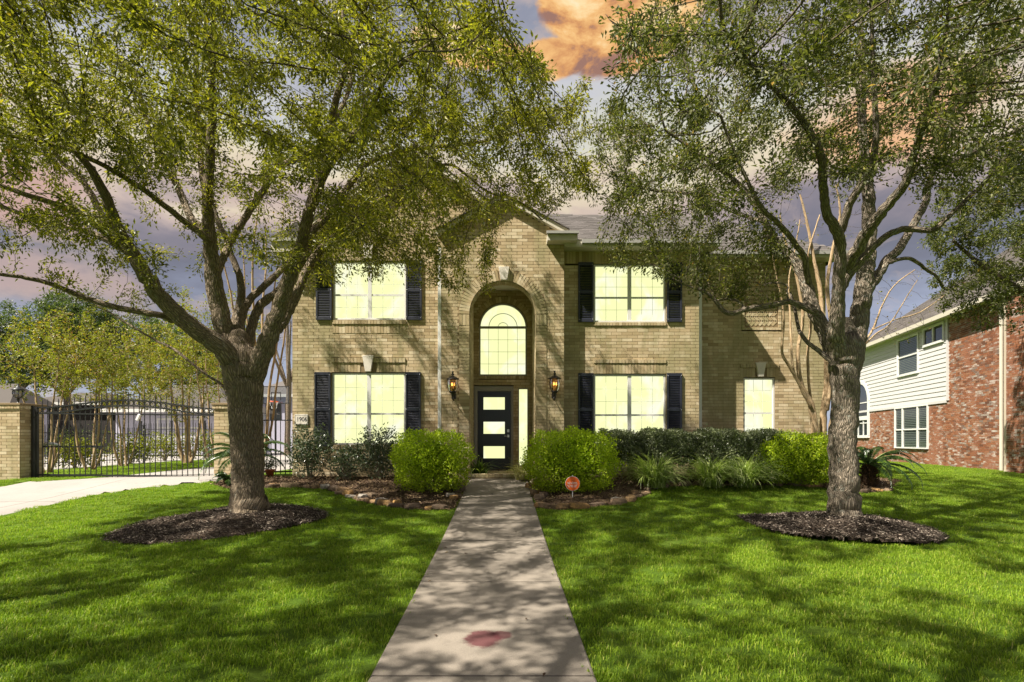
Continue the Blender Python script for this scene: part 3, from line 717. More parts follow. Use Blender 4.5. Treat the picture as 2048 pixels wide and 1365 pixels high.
extra = np.concatenate([np.array([P(x, y, Y) for x, y, Y in zip(rng.uniform(a, b, n), rng.uniform(c, d, n), rng.uniform(e, f, n))]) for a, b, c, d, e, f, n in
    ((640, 1000, 380, 560, 9.3, 11.5, 650), (700, 1180, 200, 420, 8.0, 11.5, 900), (850, 985, 480, 585, 9.3, 10.8, 70), (0, 280, 430, 540, 7.6, 9, 60), (560, 700, 380, 480, 9, 10.8, 90), (640, 880, 470, 530, 9.5, 11.2, 120), (1000, 1200, 150, 400, 7, 10.5, 260), (960, 1120, 60, 200, 5, 8, 60))])
att = np.concatenate([att, extra])
print('attL', len(att))
if len(att) > 9500: att = att[rng.permutation(len(att))[:9500]]
grow_tree(oakL, L_, att, (M['bark_l'], M['twig'], M['oak_left']), dict(L=.062, W=.026, bias=.06), seeds_min=3.2, leafper=25, spread=.15)
settle(oakL, (TL[0], TL[1], TLg))

# ---- right oak
oakR = thing('oak_tree', 'live oak with grey green leaves and lichen spotted trunk in the right mulch ring', 'tree')
Y1 = TR[1]; Rm = []
Rm.append(limb([(1687, 1060, 84), (1687, 1038, 74), (1688, 1018, 62), (1688, 960, 56), (1687, 880, 54), (1688, 800, 56), (1690, 740, 62), (1690, 705, 64), (1691, 680, 58), (1693, 655, 36), (1694, 635, 16)], Y1, Y1))
Rm.append(limb([(1676, 740, 34), (1673, 690, 35), (1671, 658, 32), (1677, 603, 28), (1680, 547, 27), (1680, 491, 25), (1673, 460, 24), (1657, 434, 21), (1649, 402, 20), (1646, 365, 19), (1640, 308, 17), (1610, 250, 14), (1569, 198, 12), (1508, 136, 9), (1450, 60, 6)], Y1, Y1 - 1.8))
Rm.append(limb([(1676, 475, 18), (1687, 448, 18), (1699, 408, 17), (1716, 380, 16), (1740, 335, 15), (1752, 286, 13), (1749, 198, 11), (1745, 90, 9), (1740, -30, 6)], Y1 - .3, Y1 - 1.2))
Rm.append(limb([(1704, 740, 38), (1710, 700, 40), (1716, 658, 38), (1721, 617, 36), (1727, 575, 33), (1733, 533, 31), (1738, 491, 29), (1737, 422, 28), (1735, 370, 25), (1728, 300, 21), (1723, 242, 18), (1722, 130, 14), (1720, 0, 10), (1715, -90, 7)], Y1 + .05, Y1 + .6))
Rm.append(limb([(1682, 580, 22), (1698, 550, 20), (1716, 528, 18), (1733, 508, 17), (1755, 486, 15), (1791, 463, 14), (1825, 459, 13), (1866, 461, 12), (1883, 447, 11), (1912, 420, 10), (1965, 369, 9), (2018, 308, 7), (2090, 230, 5)], Y1 - .1, Y1 - .9))
Rm.append(limb([(1684, 555, 24), (1698, 525, 25), (1716, 497, 26), (1735, 463, 26), (1757, 434, 24), (1785, 400, 22), (1812, 366, 20), (1829, 308, 17), (1842, 264, 15), (1859, 210, 12), (1880, 120, 9), (1900, 0, 6)], Y1 - .05, Y1 - 2.2))
Rm.append(limb([(1822, 350, 14), (1850, 340, 13), (1921, 316, 11), (1985, 285, 9), (2060, 250, 7)], Y1 - 1.0, Y1 + .4))
Rm.append(limb([(1728, 610, 26), (1738, 578, 22), (1755, 553, 20), (1774, 522, 19), (1797, 500, 18), (1811, 477, 17), (1830, 444, 16), (1850, 408, 15), (1857, 374, 14), (1877, 308, 12), (1899, 246, 10), (1930, 211, 8), (1990, 130, 5)], Y1 + .1, Y1 + 1.2))
Rm.append(limb([(1780, 525, 10), (1800, 519, 9), (1824, 519, 8), (1852, 539, 7), (1872, 553, 6), (1890, 580, 4)], Y1 + .3, Y1 + .9))
Rm.append(limb([(1668, 715, 32), (1655, 681, 30), (1641, 647, 29), (1624, 614, 27), (1614, 575, 25), (1602, 541, 23), (1577, 508, 20), (1556, 488, 18), (1538, 468, 17), (1530, 444, 16), (1500, 395, 13), (1459, 352, 11), (1400, 310, 8), (1330, 260, 5)], Y1 - .05, Y1 + .9))
Rm.append(limb([(1618, 570, 14), (1612, 540, 13), (1609, 514, 13), (1592, 490, 12), (1574, 466, 12), (1550, 440, 11), (1521, 412, 10), (1480, 330, 8), (1440, 230, 6)], Y1 + .2, Y1 - 1.0))
Rm.append(limb([(1632, 625, 16), (1607, 614, 14), (1577, 604, 12), (1538, 612, 12), (1488, 620, 12), (1463, 628, 11), (1445, 620, 10), (1427, 598, 8), (1409, 584, 7), (1380, 574, 5), (1350, 560, 3)], Y1, Y1 - .2))
Rm.append(limb([(1489, 618, 7), (1484, 610, 6), (1474, 602, 5), (1455, 599, 5), (1433, 600, 4)], Y1 - .1, Y1 + .2))
Rm.append(limb([(1578, 603, 5), (1574, 585, 5), (1573, 570, 4), (1545, 566, 4), (1525, 572, 3)], Y1 - .1, Y1 + .3))
Rm.append(limb([(1668, 730, 14), (1655, 717, 12), (1635, 700, 11), (1616, 686, 10), (1602, 668, 9), (1596, 656, 8), (1589, 619, 7), (1580, 585, 5)], Y1 - .15, Y1 + .4))
Rm.append(limb([(1560, 492, 10), (1530, 448, 10), (1500, 436, 9), (1464, 422, 9), (1420, 400, 8), (1376, 387, 7), (1301, 380, 6), (1250, 360, 4)], Y1 + .4, Y1 + 1.8))
def maskR(p):
    x, y = proj(p); yb = np.interp(x, [1100, 1180, 1300, 1400, 1450, 1550, 1650, 1800, 1900, 2048, 2300], [380, 440, 520, 540, 440, 395, 350, 350, 380, 420, 480])
    xb = np.interp(y, [-50, 0, 60, 110, 160, 200, 300, 420, 560], [1310, 1290, 1265, 1250, 1215, 1190, 1175, 1175, 1175])
    wob = 22 * np.sin(x * .033) + 18 * np.sin(x * .08 + 2) + 14 * np.sin(y * .085)
    pr = np.clip((yb + wob - y) / 55, 0, 1) * np.clip((x - xb - wob * .5) / 35, 0, 1)
    pr = np.maximum(pr, np.where((x > 1190) & (x < 1330) & (y < 90) & (p[:, 1] < 6), .3, 0))
    pr = pr * np.where((vnoise(x * .01, y * .01, 2.1, 1) < -.25), .15, 1) * np.where((x > 1620) & (y > 190) & (y < 400), .45, 1) * .9
    return rng.random(len(p)) < pr
att = ellipsoid((5.6, 7.1, 7.1), (5.7, 5.4, 4.1), 19000)
att = att[inside_ok(att)]; att = att[maskR(att)]
extra = np.concatenate([np.array([P(x, y, Y) for x, y, Y in zip(rng.uniform(a, b, n), rng.uniform(c, d, n), rng.uniform(e, f, n))]) for a, b, c, d, e, f, n in
    ((1200, 1420, 380, 560, 8.6, 11, 300), (1370, 1560, 470, 545, 7.7, 9.2, 230), (1320, 1420, 540, 580, 7.6, 8.4, 30), (1440, 1560, 540, 610, 7.8, 8.4, 30), (1180, 1500, 230, 420, 8, 11, 340), (1195, 1330, 0, 150, 4.5, 7, 60), (1560, 2040, 300, 370, 6, 9, 160))])
att = np.concatenate([att, extra])
print('attR', len(att))
if len(att) > 9500: att = att[rng.permutation(len(att))[:9500]]
grow_tree(oakR, Rm, att, (M['bark_r'], M['twig'], M['oak_right']), dict(L=.06, W=.026), seeds_min=3.0, leafper=21, spread=.15)
settle(oakR, (TR[0], TR[1], float(G(*TR))))

# ---- third oak, trunk beyond the right edge of the picture
oak3 = thing('oak_tree', 'live oak whose fine crown hangs in from the right before the brick neighbour', 'tree')
b3 = np.array([14.6, 12.6]); g3 = float(G(*b3))
lim3 = [[(b3[0], b3[1], g3 - .1, .3), (b3[0], b3[1], g3 + .3, .22), (b3[0] - .1, b3[1], 1.8, .2), (b3[0] - .2, b3[1], 2.9, .2)],
        [(b3[0] - .2, b3[1], 2.6, .16), (13.4, 12.8, 3.9, .13), (12.4, 12.9, 4.8, .09), (11.3, 13, 5.6, .05), (10.6, 13, 6.2, .03)],
        [(b3[0] - .2, b3[1], 2.6, .16), (14.4, 12.2, 4.2, .13), (13.9, 12, 6, .1), (13.3, 11.8, 7.6, .06)],
        [(b3[0] - .2, b3[1], 2.6, .16), (15.3, 12.9, 4.2, .13), (16.2, 13.2, 5.8, .09), (16.8, 13.4, 7.2, .05)],
        [(13.4, 12.8, 3.9, .08), (12.5, 12.2, 4.2, .05), (11.6, 12.2, 4.4, .03)]]
att = np.concatenate([ellipsoid((12.6, 12.8, 6.2), (3.2, 2.5, 2.5), 2500), ellipsoid((15.6, 13, 6.8), (3, 2.6, 2.4), 700), ellipsoid((11.9, 12.6, 4.7), (1.3, 1, 1.0), 420)])
x, y = proj(att); k = (y < np.interp(x, [1840, 1880, 1920, 1980, 2020, 2080], [520, 640, 655, 690, 610, 560])) & (x > 1845 + 12 * np.sin(y * .05)); att = att[k | (x > 2060)]
grow_tree(oak3, lim3, att, (M['bark_l'], M['twig'], M['oak_far']), dict(L=.075, W=.035), seeds_min=2.5, leafper=24, dk=.26)
settle(oak3, (b3[0], b3[1], g3))

# ---- street oaks behind the camera: their shade dapples the front lawn
for (tx, ty, lab, cc, rr3, nn_) in ((-10.5, 1.0, 'live oak by the street, out of view to the left of the camera', (-9.2, 1.6, 6.6), (4.4, 4.2, 2.6), 2100),
                            (-3.0, -3.4, 'live oak by the street, out of view behind the camera', (-3.2, -.7, 7.2), (5.2, 3.8, 2.4), 2300)):
    t = thing('oak_tree', lab, 'tree'); g = float(G(tx, ty)); lb = [[(tx, ty, g - .1, .34), (tx, ty, g + .4, .26), (tx, ty, 1.6, .24), (tx + .05, ty, 2.8, .24)]]
    for k in range(7):
        an = k * .9; ex, ey = math.cos(an) * rr3[0] * .7, math.sin(an) * rr3[1] * .7
        lb.append([(tx, ty, 2.4, .15), (tx + ex * .25 + (cc[0] - tx) * .3, ty + ey * .25 + (cc[1] - ty) * .3, 4.2, .12), (cc[0] + ex * .6, cc[1] + ey * .6, 5.9, .08), (cc[0] + ex, cc[1] + ey, 7.2 + .5 * math.sin(k), .04)])
    att = ellipsoid(cc, rr3, nn_); hid = (att[:, 1] < .4) | ((att[:, 2] - CAMZ) > .95 * att[:, 1]) | (np.abs(att[:, 0]) > 1.15 * att[:, 1])
    att = att[hid & (vnoise(att[:, 0], att[:, 1], .9, 2) > -.55)]
    grow_tree(t, lb, att, (M['bark_l'], M['twig'], M['oak_far']), dict(L=.1, W=.05), seeds_min=3.4, leafper=13, spread=.22, dk=.32, step=.22, sides=10)
    settle(t, (tx, ty, g))

# ---- crape myrtles (several bare tan stems rising from one base)
def myrtle(label, base, h, nst, spread_, crown, natt, leafn, lean=(0, 0), r0=.045, group='crape myrtles with tan stems', mats=None, attf=None, twig=None):
    t = thing('crape_myrtle', label, 'tree', group=group); g = float(G(*base)); lb = []
    for i in range(nst):
        a = 2 * math.pi * (i + random.random() * .6) / nst; sx, sy = math.cos(a) * spread_, math.sin(a) * spread_ * .7
        q = []; 
        for k in range(7):
            f = k / 6; wob = .045 * h * math.sin(f * 5 + i * 2) + .02 * h * math.sin(f * 13 + i)
            q.append((base[0] + sx * f ** .8 + lean[0] * f + wob * .3 + math.cos(a) * .06, base[1] + sy * f ** .8 + lean[1] * f + math.sin(a) * .06, g - .05 + h * f, r0 * (1 - .72 * f) * (.8 + .4 * ((i * 7) % 5) / 5)))
        lb.append(q)
    att = ellipsoid(*crown, natt) if attf is None else attf
    mm = mats or (M['myrtle_bark'], M['myrtle_bark'], M['myrtle_leaf'])
    grow_tree(t, lb, att, mm, dict(L=.075, W=.05, bias=.15) if leafn else None, seeds_min=g + h * .4, leafper=max(leafn, 1), dk=.28, step=.17, sides=8, lim_rmax=.012, rough=.02, r_tip=.003)
    settle(t, (base[0], base[1], g)); return t
# right, in front of the far wall: stems traced from the photograph
t = thing('crape_myrtle', 'tall crape myrtle with smooth tan stems against the right end of the house', 'tree', group='crape myrtles with tan stems')
Ym = 12.85; mb_ = []
for tr_, ya, yb_ in (
    ([(1632, 900, 22), (1630, 860, 22), (1622, 810, 20), (1606, 780, 17), (1598, 745, 14), (1596, 700, 12), (1606, 640, 10), (1600, 590, 9), (1590, 540, 8), (1570, 480, 6), (1560, 430, 4)], 0, .2),
    ([(1622, 815, 12), (1600, 770, 11), (1580, 735, 10), (1566, 712, 9), (1564, 690, 8), (1568, 640, 7), (1562, 590, 6), (1550, 540, 5), (1540, 480, 4)], -.05, -.5),
    ([(1648, 905, 24), (1646, 850, 22), (1650, 800, 20), (1655, 760, 20), (1652, 700, 17), (1645, 640, 14), (1640, 580, 13), (1628, 520, 10), (1615, 450, 8), (1600, 390, 5)], .1, .6),
    ([(1660, 905, 20), (1664, 850, 18), (1672, 780, 16), (1668, 700, 14), (1660, 630, 12), (1655, 570, 11), (1665, 500, 9), (1680, 430, 7), (1672, 370, 4)], .0, -.2),
    ([(1627, 830, 10), (1618, 770, 9), (1616, 700, 9), (1622, 640, 8), (1612, 560, 7), (1618, 500, 6), (1640, 430, 4)], .2, .5),
    ([(1606, 780, 8), (1587, 740, 7), (1583, 690, 7), (1580, 620, 6), (1578, 560, 5), (1590, 500, 4), (1600, 440, 3)], -.1, .3),
    ([(1655, 820, 12), (1664, 760, 11), (1685, 700, 10), (1700, 640, 9), (1716, 590, 8), (1730, 520, 7), (1740, 460, 4)], .1, .3),
    ([(1672, 800, 10), (1690, 740, 9), (1715, 700, 8), (1745, 660, 7), (1765, 610, 5), (1790, 570, 4), (1830, 540, 3)], .2, .6),
    ([(1745, 660, 5), (1790, 640, 4), (1840, 625, 3.5), (1890, 590, 2.5)], .3, .4),
    ([(1720, 700, 6), (1752, 668, 5), (1778, 650, 4), (1810, 600, 3), (1835, 560, 2)], .3, -.1)):
    mb_.append(limb([(a_, b_, c_ * .72) for a_, b_, c_ in tr_], Ym + ya, Ym + yb_))
aa = np.array([P(x, y, Y) for x, y, Y in zip(rng.uniform(1530, 1760, 300), rng.uniform(370, 600, 300), rng.uniform(12.2, 13.6, 300))] +
              [P(x, y, Y) for x, y, Y in zip(rng.uniform(1735, 1880, 130), rng.uniform(540, 690, 130), rng.uniform(12.6, 13.6, 130))])
grow_tree(t, mb_, aa, (M['myrtle_bark'], M['twig'], M['myrtle_leaf']), dict(L=.05, W=.035, bias=.2), seeds_min=2.5, leafper=.5, dk=.2, sides=10, rough=.03, di=1.0, r_tip=.0025)
bp = P(1645, 900, Ym); settle(t, (bp[0], Ym, float(G(bp[0], Ym))))
# behind the left oak: tall bare stems
bx = P(508, 900, 15.2)
myrtle('tall crape myrtle of bare brown stems behind the left oak trunk', (bx[0], 15.2), 7.2, 9, 1.15, ((bx[0], 15.2, 7.3), (1.6, 1.3, 1.6)), 420, 1.5, r0=.05)
# inside the gate along the drive
for (x, Yd, h, n_, lab, cr, na) in ((92, 15.6, 3.4, 5, 'crape myrtle just inside the gate beside the lantern pillar', (1.9, 1.6, 1.35), 420), (182, 17.0, 3.6, 4, 'crape myrtle in the grass strip, second trunk from the lantern pillar', (2.1, 1.8, 1.5), 520),
                           (248, 19.5, 3.6, 4, 'thin stemmed crape myrtle in the middle of the grass strip behind the gate', (2.2, 2.0, 1.7), 520), (376, 22.0, 3.8, 4, 'stout forked crape myrtle in front of the pale garage', (3.0, 2.4, 2.1), 900),
                           (430, 19.0, 4.6, 4, 'crape myrtle behind the brick gate pillar next to the left oak', (2.0, 1.8, 1.8), 520)):
    X = (x - CX) * Yd / F_PX
    myrtle(lab, (X, Yd), h, n_, .75, ((X, Yd, .6 + h * .98), cr), int(na * 1.7), 8, r0=.042 if x != 376 else .085)

# far trees behind the garage
def far_tree(label, x, ytop, ybot, Yd, rx, mat, n, name='leafy_tree', leafn=10):
    X = (x - CX) * Yd / F_PX; zt = CAMZ + (HY - ytop) * Yd / F_PX; zb = CAMZ + (HY - ybot) * Yd / F_PX
    rz = (zt - zb) / 2; zc = (zt + zb) / 2; g = float(G(X, Yd))
    t = thing(name, label, 'tree')
    lb = [[(X, Yd, g - .1, .22), (X, Yd, g + 1.2, .17), (X + .1, Yd, zb, .15), (X, Yd, zc, .1), (X, Yd, zt - .5, .04)]]
    for a in range(5):
        an = a * 1.3; lb.append([(X, Yd, zb - .2, .1), (X + math.cos(an) * rx * .3, Yd + math.sin(an) * rx * .3, zb + rz * .5, .08), (X + math.cos(an) * rx * .7, Yd + math.sin(an) * rx * .7, zc + rz * .3, .03)])
    att = np.concatenate([ellipsoid((X + random.uniform(-.55, .55) * rx, Yd + random.uniform(-.5, .5) * rx, zc + random.uniform(-.45, .5) * rz), (rx * .5, rx * .5, rz * .5), n // 9) for _ in range(9)])
    grow_tree(t, lb, att, (M['bark_l'], M['twig'], mat), dict(L=.17, W=.09) if leafn else None, seeds_min=zb - .5, leafper=leafn, spread=.32, dk=.35, step=.3, sides=8, di=2.5, rough=.02, lim_rmax=.03, r_tip=.006)
    settle(t, (X, Yd, g))
far_tree('dark green rounded tree rising behind the left neighbour roof', 130, 585, 790, 38, 5.4, M['far_leaf'], 2400, leafn=22)
far_tree('olive green tree behind the garage, left of the oak trunk', 300, 615, 800, 44, 6.8, M['far_leaf'], 1900, leafn=20)
far_tree('low yellow green tree at the far left edge', 20, 700, 800, 40, 3.0, M['far_leaf'], 800, leafn=16)
far_tree('small yellow tree between garage and oak trunk', 410, 700, 800, 46, 4.2, M['myrtle_leaf'], 900, leafn=16)
far_tree('leafless fine twigged tree between the left oak and house corner', 575, 590, 770, 34, 2.4, M['far_leaf'], 900, name='bare_tree', leafn=0)

# ------------------------------------------------------------------ bricks
BR = []       # (centre, size, matrix, priority)
BACK = MB()
COURSE, BL, JT = .0765, .254, .0095
def add_brick(fr, u0, u1, w0, w1, z0, z1, pri=0, store=None):
    c = fr.p((u0 + u1) / 2, (w0 + w1) / 2, (z0 + z1) / 2)
    (BR if store is None else store).append((c, (u1 - u0, abs(w1 - w0), z1 - z0), fr.mat(), pri))
def add_rot_brick(fr, u, z, ang, lu, lz, w0, w1, pri=0, store=None):
    """brick centred u,z in frame plane, local u axis turned by ang"""
    m = fr.mat(); c_, s_ = math.cos(ang), math.sin(ang); rot = np.array([[c_, 0, -s_], [0, 1, 0], [s_, 0, c_]])
    (BR if store is None else store).append((fr.p(u, (w0 + w1) / 2, z), (lu, abs(w1 - w0), lz), m @ rot, pri))
def subtract(a, b, holes):
    segs = [(a, b)]
    for h0, h1 in holes:
        ns_ = []
        for s0, s1 in segs:
            if h1 <= s0 or h0 >= s1: ns_.append((s0, s1)); continue
            if h0 > s0: ns_.append((s0, h0))
            if h1 < s1: ns_.append((h1, s1))
        segs = ns_
    return segs
def wall(fr, u0, u1, z0, z1, holes=(), lim=None, pri=None, store=None, back=None, proud=.005, bl=BL, course=COURSE, zbase=.5):
    back = BACK if back is None else back
    k0 = int(math.floor((z0 - zbase) / course)); k = k0
    while zbase + k * course < z1 - .01:
        za = max(zbase + k * course, z0); zb = min(zbase + (k + 1) * course, z1); zc = (za + zb) / 2
        if zb - za > .015:
            a, b = (u0, u1) if lim is None else lim(zc)
            if b - a > .02:
                hs = []
                for h in holes:
                    q = h(zc) if callable(h) else ((h[0], h[1]) if h[2] - .005 < zc < h[3] + .005 else None)
                    if q: hs.append(q)
                for s0, s1 in subtract(a, b, hs):
                    if s1 - s0 < .015: continue
                    back.box(s0, s1, -.12, 0, za, zb, fr, .5)
                    off = (k % 2) * bl / 2 + u0; x = off + math.floor((s0 - off) / bl) * bl
                    while x < s1:
                        x0, x1 = max(x, s0) + (JT / 2 if x > s0 else 0), min(x + bl, s1) - (JT / 2 if x + bl < s1 else 0)
                        if x1 - x0 > .03: add_brick(fr, x0, x1, .0, proud + rng.uniform(-.0012, .0012), za + JT * .45, zb - JT * .45, pri((x0 + x1) / 2, zc) if pri else 0, store)
                        x += bl
        k += 1
def soldier(fr, u0, u1, z0, z1, w1=.014, step=.0765, pri=0, store=None, back=None, skip=None):
    n = max(1, round((u1 - u0) / step)); s = (u1 - u0) / n
    (BACK if back is None else back).box(u0, u1, -.1, 0.001, z0, z1, fr, .5)
    for i in range(n):
        a, b = u0 + i * s + .004, u0 + (i + 1) * s - .004
        if skip and a < skip[1] and b > skip[0]: continue
        add_brick(fr, a, b, 0, w1 + rng.uniform(-.002, .002), z0 + .004, z1 - .004, pri, store)

SW, SP, SB, SF = 83.02, 84.94, 75.34, 79.14
YW, YP, YB, YF = 13.25, 12.95, 14.6, 13.9
fw, fp, fb, ff = FY(YW), FY(YP), FY(YB), FY(YF)
xw = lambda x: (x - CX) / SW; zw = lambda y: CAMZ + (HY - y) / SW
xp = lambda x: (x - CX) / SP; zp = lambda y: CAMZ + (HY - y) / SP
xb_ = lambda x: (x - CX) / SB; zb_ = lambda y: CAMZ + (HY - y) / SB
xf = lambda x: (x - CX) / SF; zf = lambda y: CAMZ + (HY - y) / SF
ZG = .45
house = thing('brick_house', 'two storey tan brick house with dark shutters, arched entry and lit windows', 'house')
EAVE = zw(499)
Z_SPR = zp(628.5); XC = xp(1005.5); RO = .783
# left wall and its broad gable
XL0, XL1 = xw(585), xw(1072); apex = (xw(832), zw(314)); footz = zw(492)
def lim_left(z):
    if z < footz: return (XL0, xw(885) + .02)
    t = (z - footz) / (apex[1] - footz)
    return (XL0 + (apex[0] - XL0) * t, XL1 + (apex[0] - XL1) * t)
wins = {}
holesL = [(xw(665), xw(812), zw(640), zw(522)), (xw(663), xw(811), zw(890), zw(745)),
          (xw(665), xw(812), zw(667), zw(640)), (xw(665), xw(812), zw(522), zw(498)), (xw(663), xw(811), zw(745), zw(716)), (xw(663), xw(811), zw(912), zw(890))]
wall(fw, XL0, XL1, ZG, apex[1] - .02, holesL, lim_left)
soldier(fw, xw(665), xw(812), zw(649), zw(641) , .035); soldier(fw, xw(665), xw(812), zw(667), zw(649), .012)
soldier(fw, xw(665), xw(812), zw(522), zw(498), .012, skip=(xw(729), xw(748)))
soldier(fw, xw(663), xw(811), zw(745), zw(726), .012, skip=(xw(725), xw(748)), pri=2); soldier(fw, xw(663), xw(811), zw(726), zw(716), .035, pri=2)
soldier(fw, xw(663), xw(811), zw(899), zw(890), .035); soldier(fw, xw(663), xw(811), zw(912), zw(899), .012)
for side in (-1, 1):      # rowlocks following the rake of the broad gable
    foot = (XL0 if side < 0 else XL1, footz); dx_, dz_ = apex[0] - foot[0], apex[1] - footz; Ln = math.hypot(dx_, dz_); an = math.atan2(dz_, dx_)
    nn_ = np.array([-dz_, dx_]) / Ln * (-side) * -1
    for i in range(int(Ln / .0765)):
        t_ = (i + .5) * .0765 / Ln; cx_, cz_ = foot[0] + dx_ * t_, foot[1] + dz_ * t_
        inward = np.array([dz_, -dx_]) / Ln * (1 if side < 0 else -1)
        add_rot_brick(fw, cx_ + inward[0] * .13, cz_ + inward[1] * .13, an, .066, .24, 0, .016)
# right wall
XR0, XR1 = xp(1128), xw(1398)
holesR = [(xw(1187), xw(1332), zw(645), zw(528)), (xw(1187), xw(1332), zw(892), zw(748)), (xw(1187), xw(1332), zw(652), zw(645)), (xw(1187), xw(1332), zw(748), zw(719)), (xw(1130), XR1, zw(528), EAVE + .3)]
wall(fw, XR0 - .1, XR1, ZG, EAVE + .05, holesR)
soldier(fw, XR0 + .01, XR1, zw(528), EAVE - .055, .012, pri=0)
soldier(fw, xw(1187), xw(1332), zw(652), zw(645), .03); soldier(fw, xw(1187), xw(1332), zw(748), zw(727), .012, pri=1); soldier(fw, xw(1187), xw(1332), zw(727), zw(719), .03, pri=1)
# far right wall
XF0, XF1 = XR1 - .05, 8.1
hp = (xf(1483), xf(1562), zf(661), zf(530))
holesF = [(xf(1487), xf(1550), zf(880), zf(755)), (xf(1480), xf(1557), zf(755), zf(728)), hp]
wall(ff, XF0, XF1, ZG, zf(520), holesF)
soldier(ff, xf(1480), xf(1557), zf(755), zf(736), .012, skip=(xf(1510), xf(1530))); soldier(ff, xf(1480), xf(1557), zf(736), zf(728), .03)
BACK.box(hp[0], hp[1], -.1, -.004, hp[2], hp[3], ff, .5)
soldier(ff, hp[0], hp[1], hp[2], hp[2] + .07, .02); soldier(ff, hp[0], hp[1], hp[3] - .07, hp[3], .02)
for zz in np.arange(hp[2] + .07, hp[3] - .09, .0765):
    for a_, b_ in ((hp[0], hp[0] + .07), (hp[1] - .07, hp[1])): add_brick(ff, a_, b_, 0, .02, zz + .004, zz + .07)
for i in range(-14, 16):         # herringbone panel
    for j in range(-14, 16):
        cx_ = (hp[0] + hp[1]) / 2 + (i * .0765 + j * .0765) * .707 * 1.0; cz_ = (hp[2] + hp[3]) / 2 + (i - j) * .0765 * .707
        if (i + j) % 2: continue
        ang = R(45) if ((i - j) // 2) % 2 == 0 else R(-45)
        if hp[0] + .15 < cx_ < hp[1] - .15 and hp[2] + .13 < cz_ < hp[3] - .13: add_rot_brick(ff, cx_, cz_, ang, .155, .066, -.003, .004)
# portal
XP0, XP1 = xp(883), xp(1128); pap = (XC, zp(403)); pft = zp(470)
def lim_p(z):
    if z < pft: return (XP0, XP1)
    t = (z - pft) / (pap[1] - pft); return (XP0 + (pap[0] - XP0) * t, XP1 + (pap[0] - XP1) * t)
RR_ = RO + .26
def hole_arch(z):
    if z < Z_SPR + .02: return (XC - RO - .25, XC + RO + .25)
    if z < Z_SPR + RR_: h = math.sqrt(RR_ ** 2 - (z - Z_SPR) ** 2); return (XC - h, XC + h)
pr_ = lambda u, z: 3 if z > 1.6 else 1
wall(fp, XP0, XP1, ZG, pap[1] - .02, [hole_arch], lim_p, pr_, zbase=.5)
for a_, b_ in ((XC - RO - .25, XC - RO), (XC + RO, XC + RO + .25)):      # piers under the springing, a brick wide
    k = 0; z = ZG
    BACK.box(a_, b_, -.12, .002, ZG, Z_SPR, fp, .5)
    soldier(fp, a_ + .002, b_ - .002, Z_SPR - .27, Z_SPR - .01, .02, pri=4)
    while z < Z_SPR - .28:
        add_brick(fp, a_ + .004, b_ - .003, 0, .018 + rng.uniform(-.003, .003), z + .004, min(z + .0725, Z_SPR - .275), 4 if z > 1.5 else 1); z += .0765
nv = 41
for i in range(nv):
    an = math.pi * (i + .5) / nv
    if abs(an - math.pi / 2) < .1: continue
    rm = RO + .125; add_rot_brick(fp, XC + rm * math.cos(an), Z_SPR + rm * math.sin(an), an - math.pi / 2, (math.pi * rm / nv) - .008, .245, 0, .022, 5)
# mortar behind the ring and brick-lined soffit
rg = MB(); n = 40
vsq = []; fsq = []
for i in range(n + 1):
    an = math.pi * i / n
    for rr_, ww in ((RO, .012), (RR_ + .08, .0), (RO, -.35)):
        vsq.append(fp.p(XC + rr_ * math.cos(an), ww, Z_SPR + rr_ * math.sin(an)))
for i in range(n): a = i * 3; fsq += [(a, a + 1, a + 4, a + 3), (a, a + 3, a + 5, a + 2)]
BACK.add(vsq, fsq, .5)
for j in range(2):
    for i in range(50):
        an = math.pi * (i + .5) / 50; rm = RO - .004
        m = fp.mat(); ang = an - math.pi / 2; c_, s_ = math.cos(ang), math.sin(ang); rot = np.array([[c_, 0, -s_], [0, 1, 0], [s_, 0, c_]])
        BR.append((fp.p(XC + rm * math.cos(an), -.09 - j * .165, Z_SPR + rm * math.sin(an)), (math.pi * rm / 50 - .007, .155, .02), m @ rot, 1))
# porch interior: sides, back, ceiling; portal returns
fl = Frame((XC - RO, YP), (0, 1), (1, 0)); frr = Frame((XC + RO, YP), (0, 1), (-1, 0))
wall(fl, .012, .35, ZG, Z_SPR - .004, pri=lambda u, z: 0); wall(frr, .012, .35, ZG, Z_SPR - .004)
wall(fl, .35, YB - YP, ZG, 5.45); wall(frr, .35, YB - YP, ZG, 5.45)
CEIL = MB(); CEIL.box(XC - RO - .1, XC + RO + .1, YP + .13, YB + .1, 5.45, 5.5)
CEIL.build('porch_ceiling', M['cream'], house)
fi = Frame((0, YP + .35), (1, 0), (0, 1))   # inner face of the arch wall
pl_ = Frame((XP0, YP), (0, 1), (-1, 0)); pr2 = Frame((XP1, YP), (0, 1), (1, 0))
wall(pl_, .012, YW - YP + .02, ZG, pft); wall(pr2, .012, YW - YP + .02, ZG, pft)
BACK.box(XP0 + .1, XP1 - .1, YP + .125, YP + .2, 5.6, 5.85)
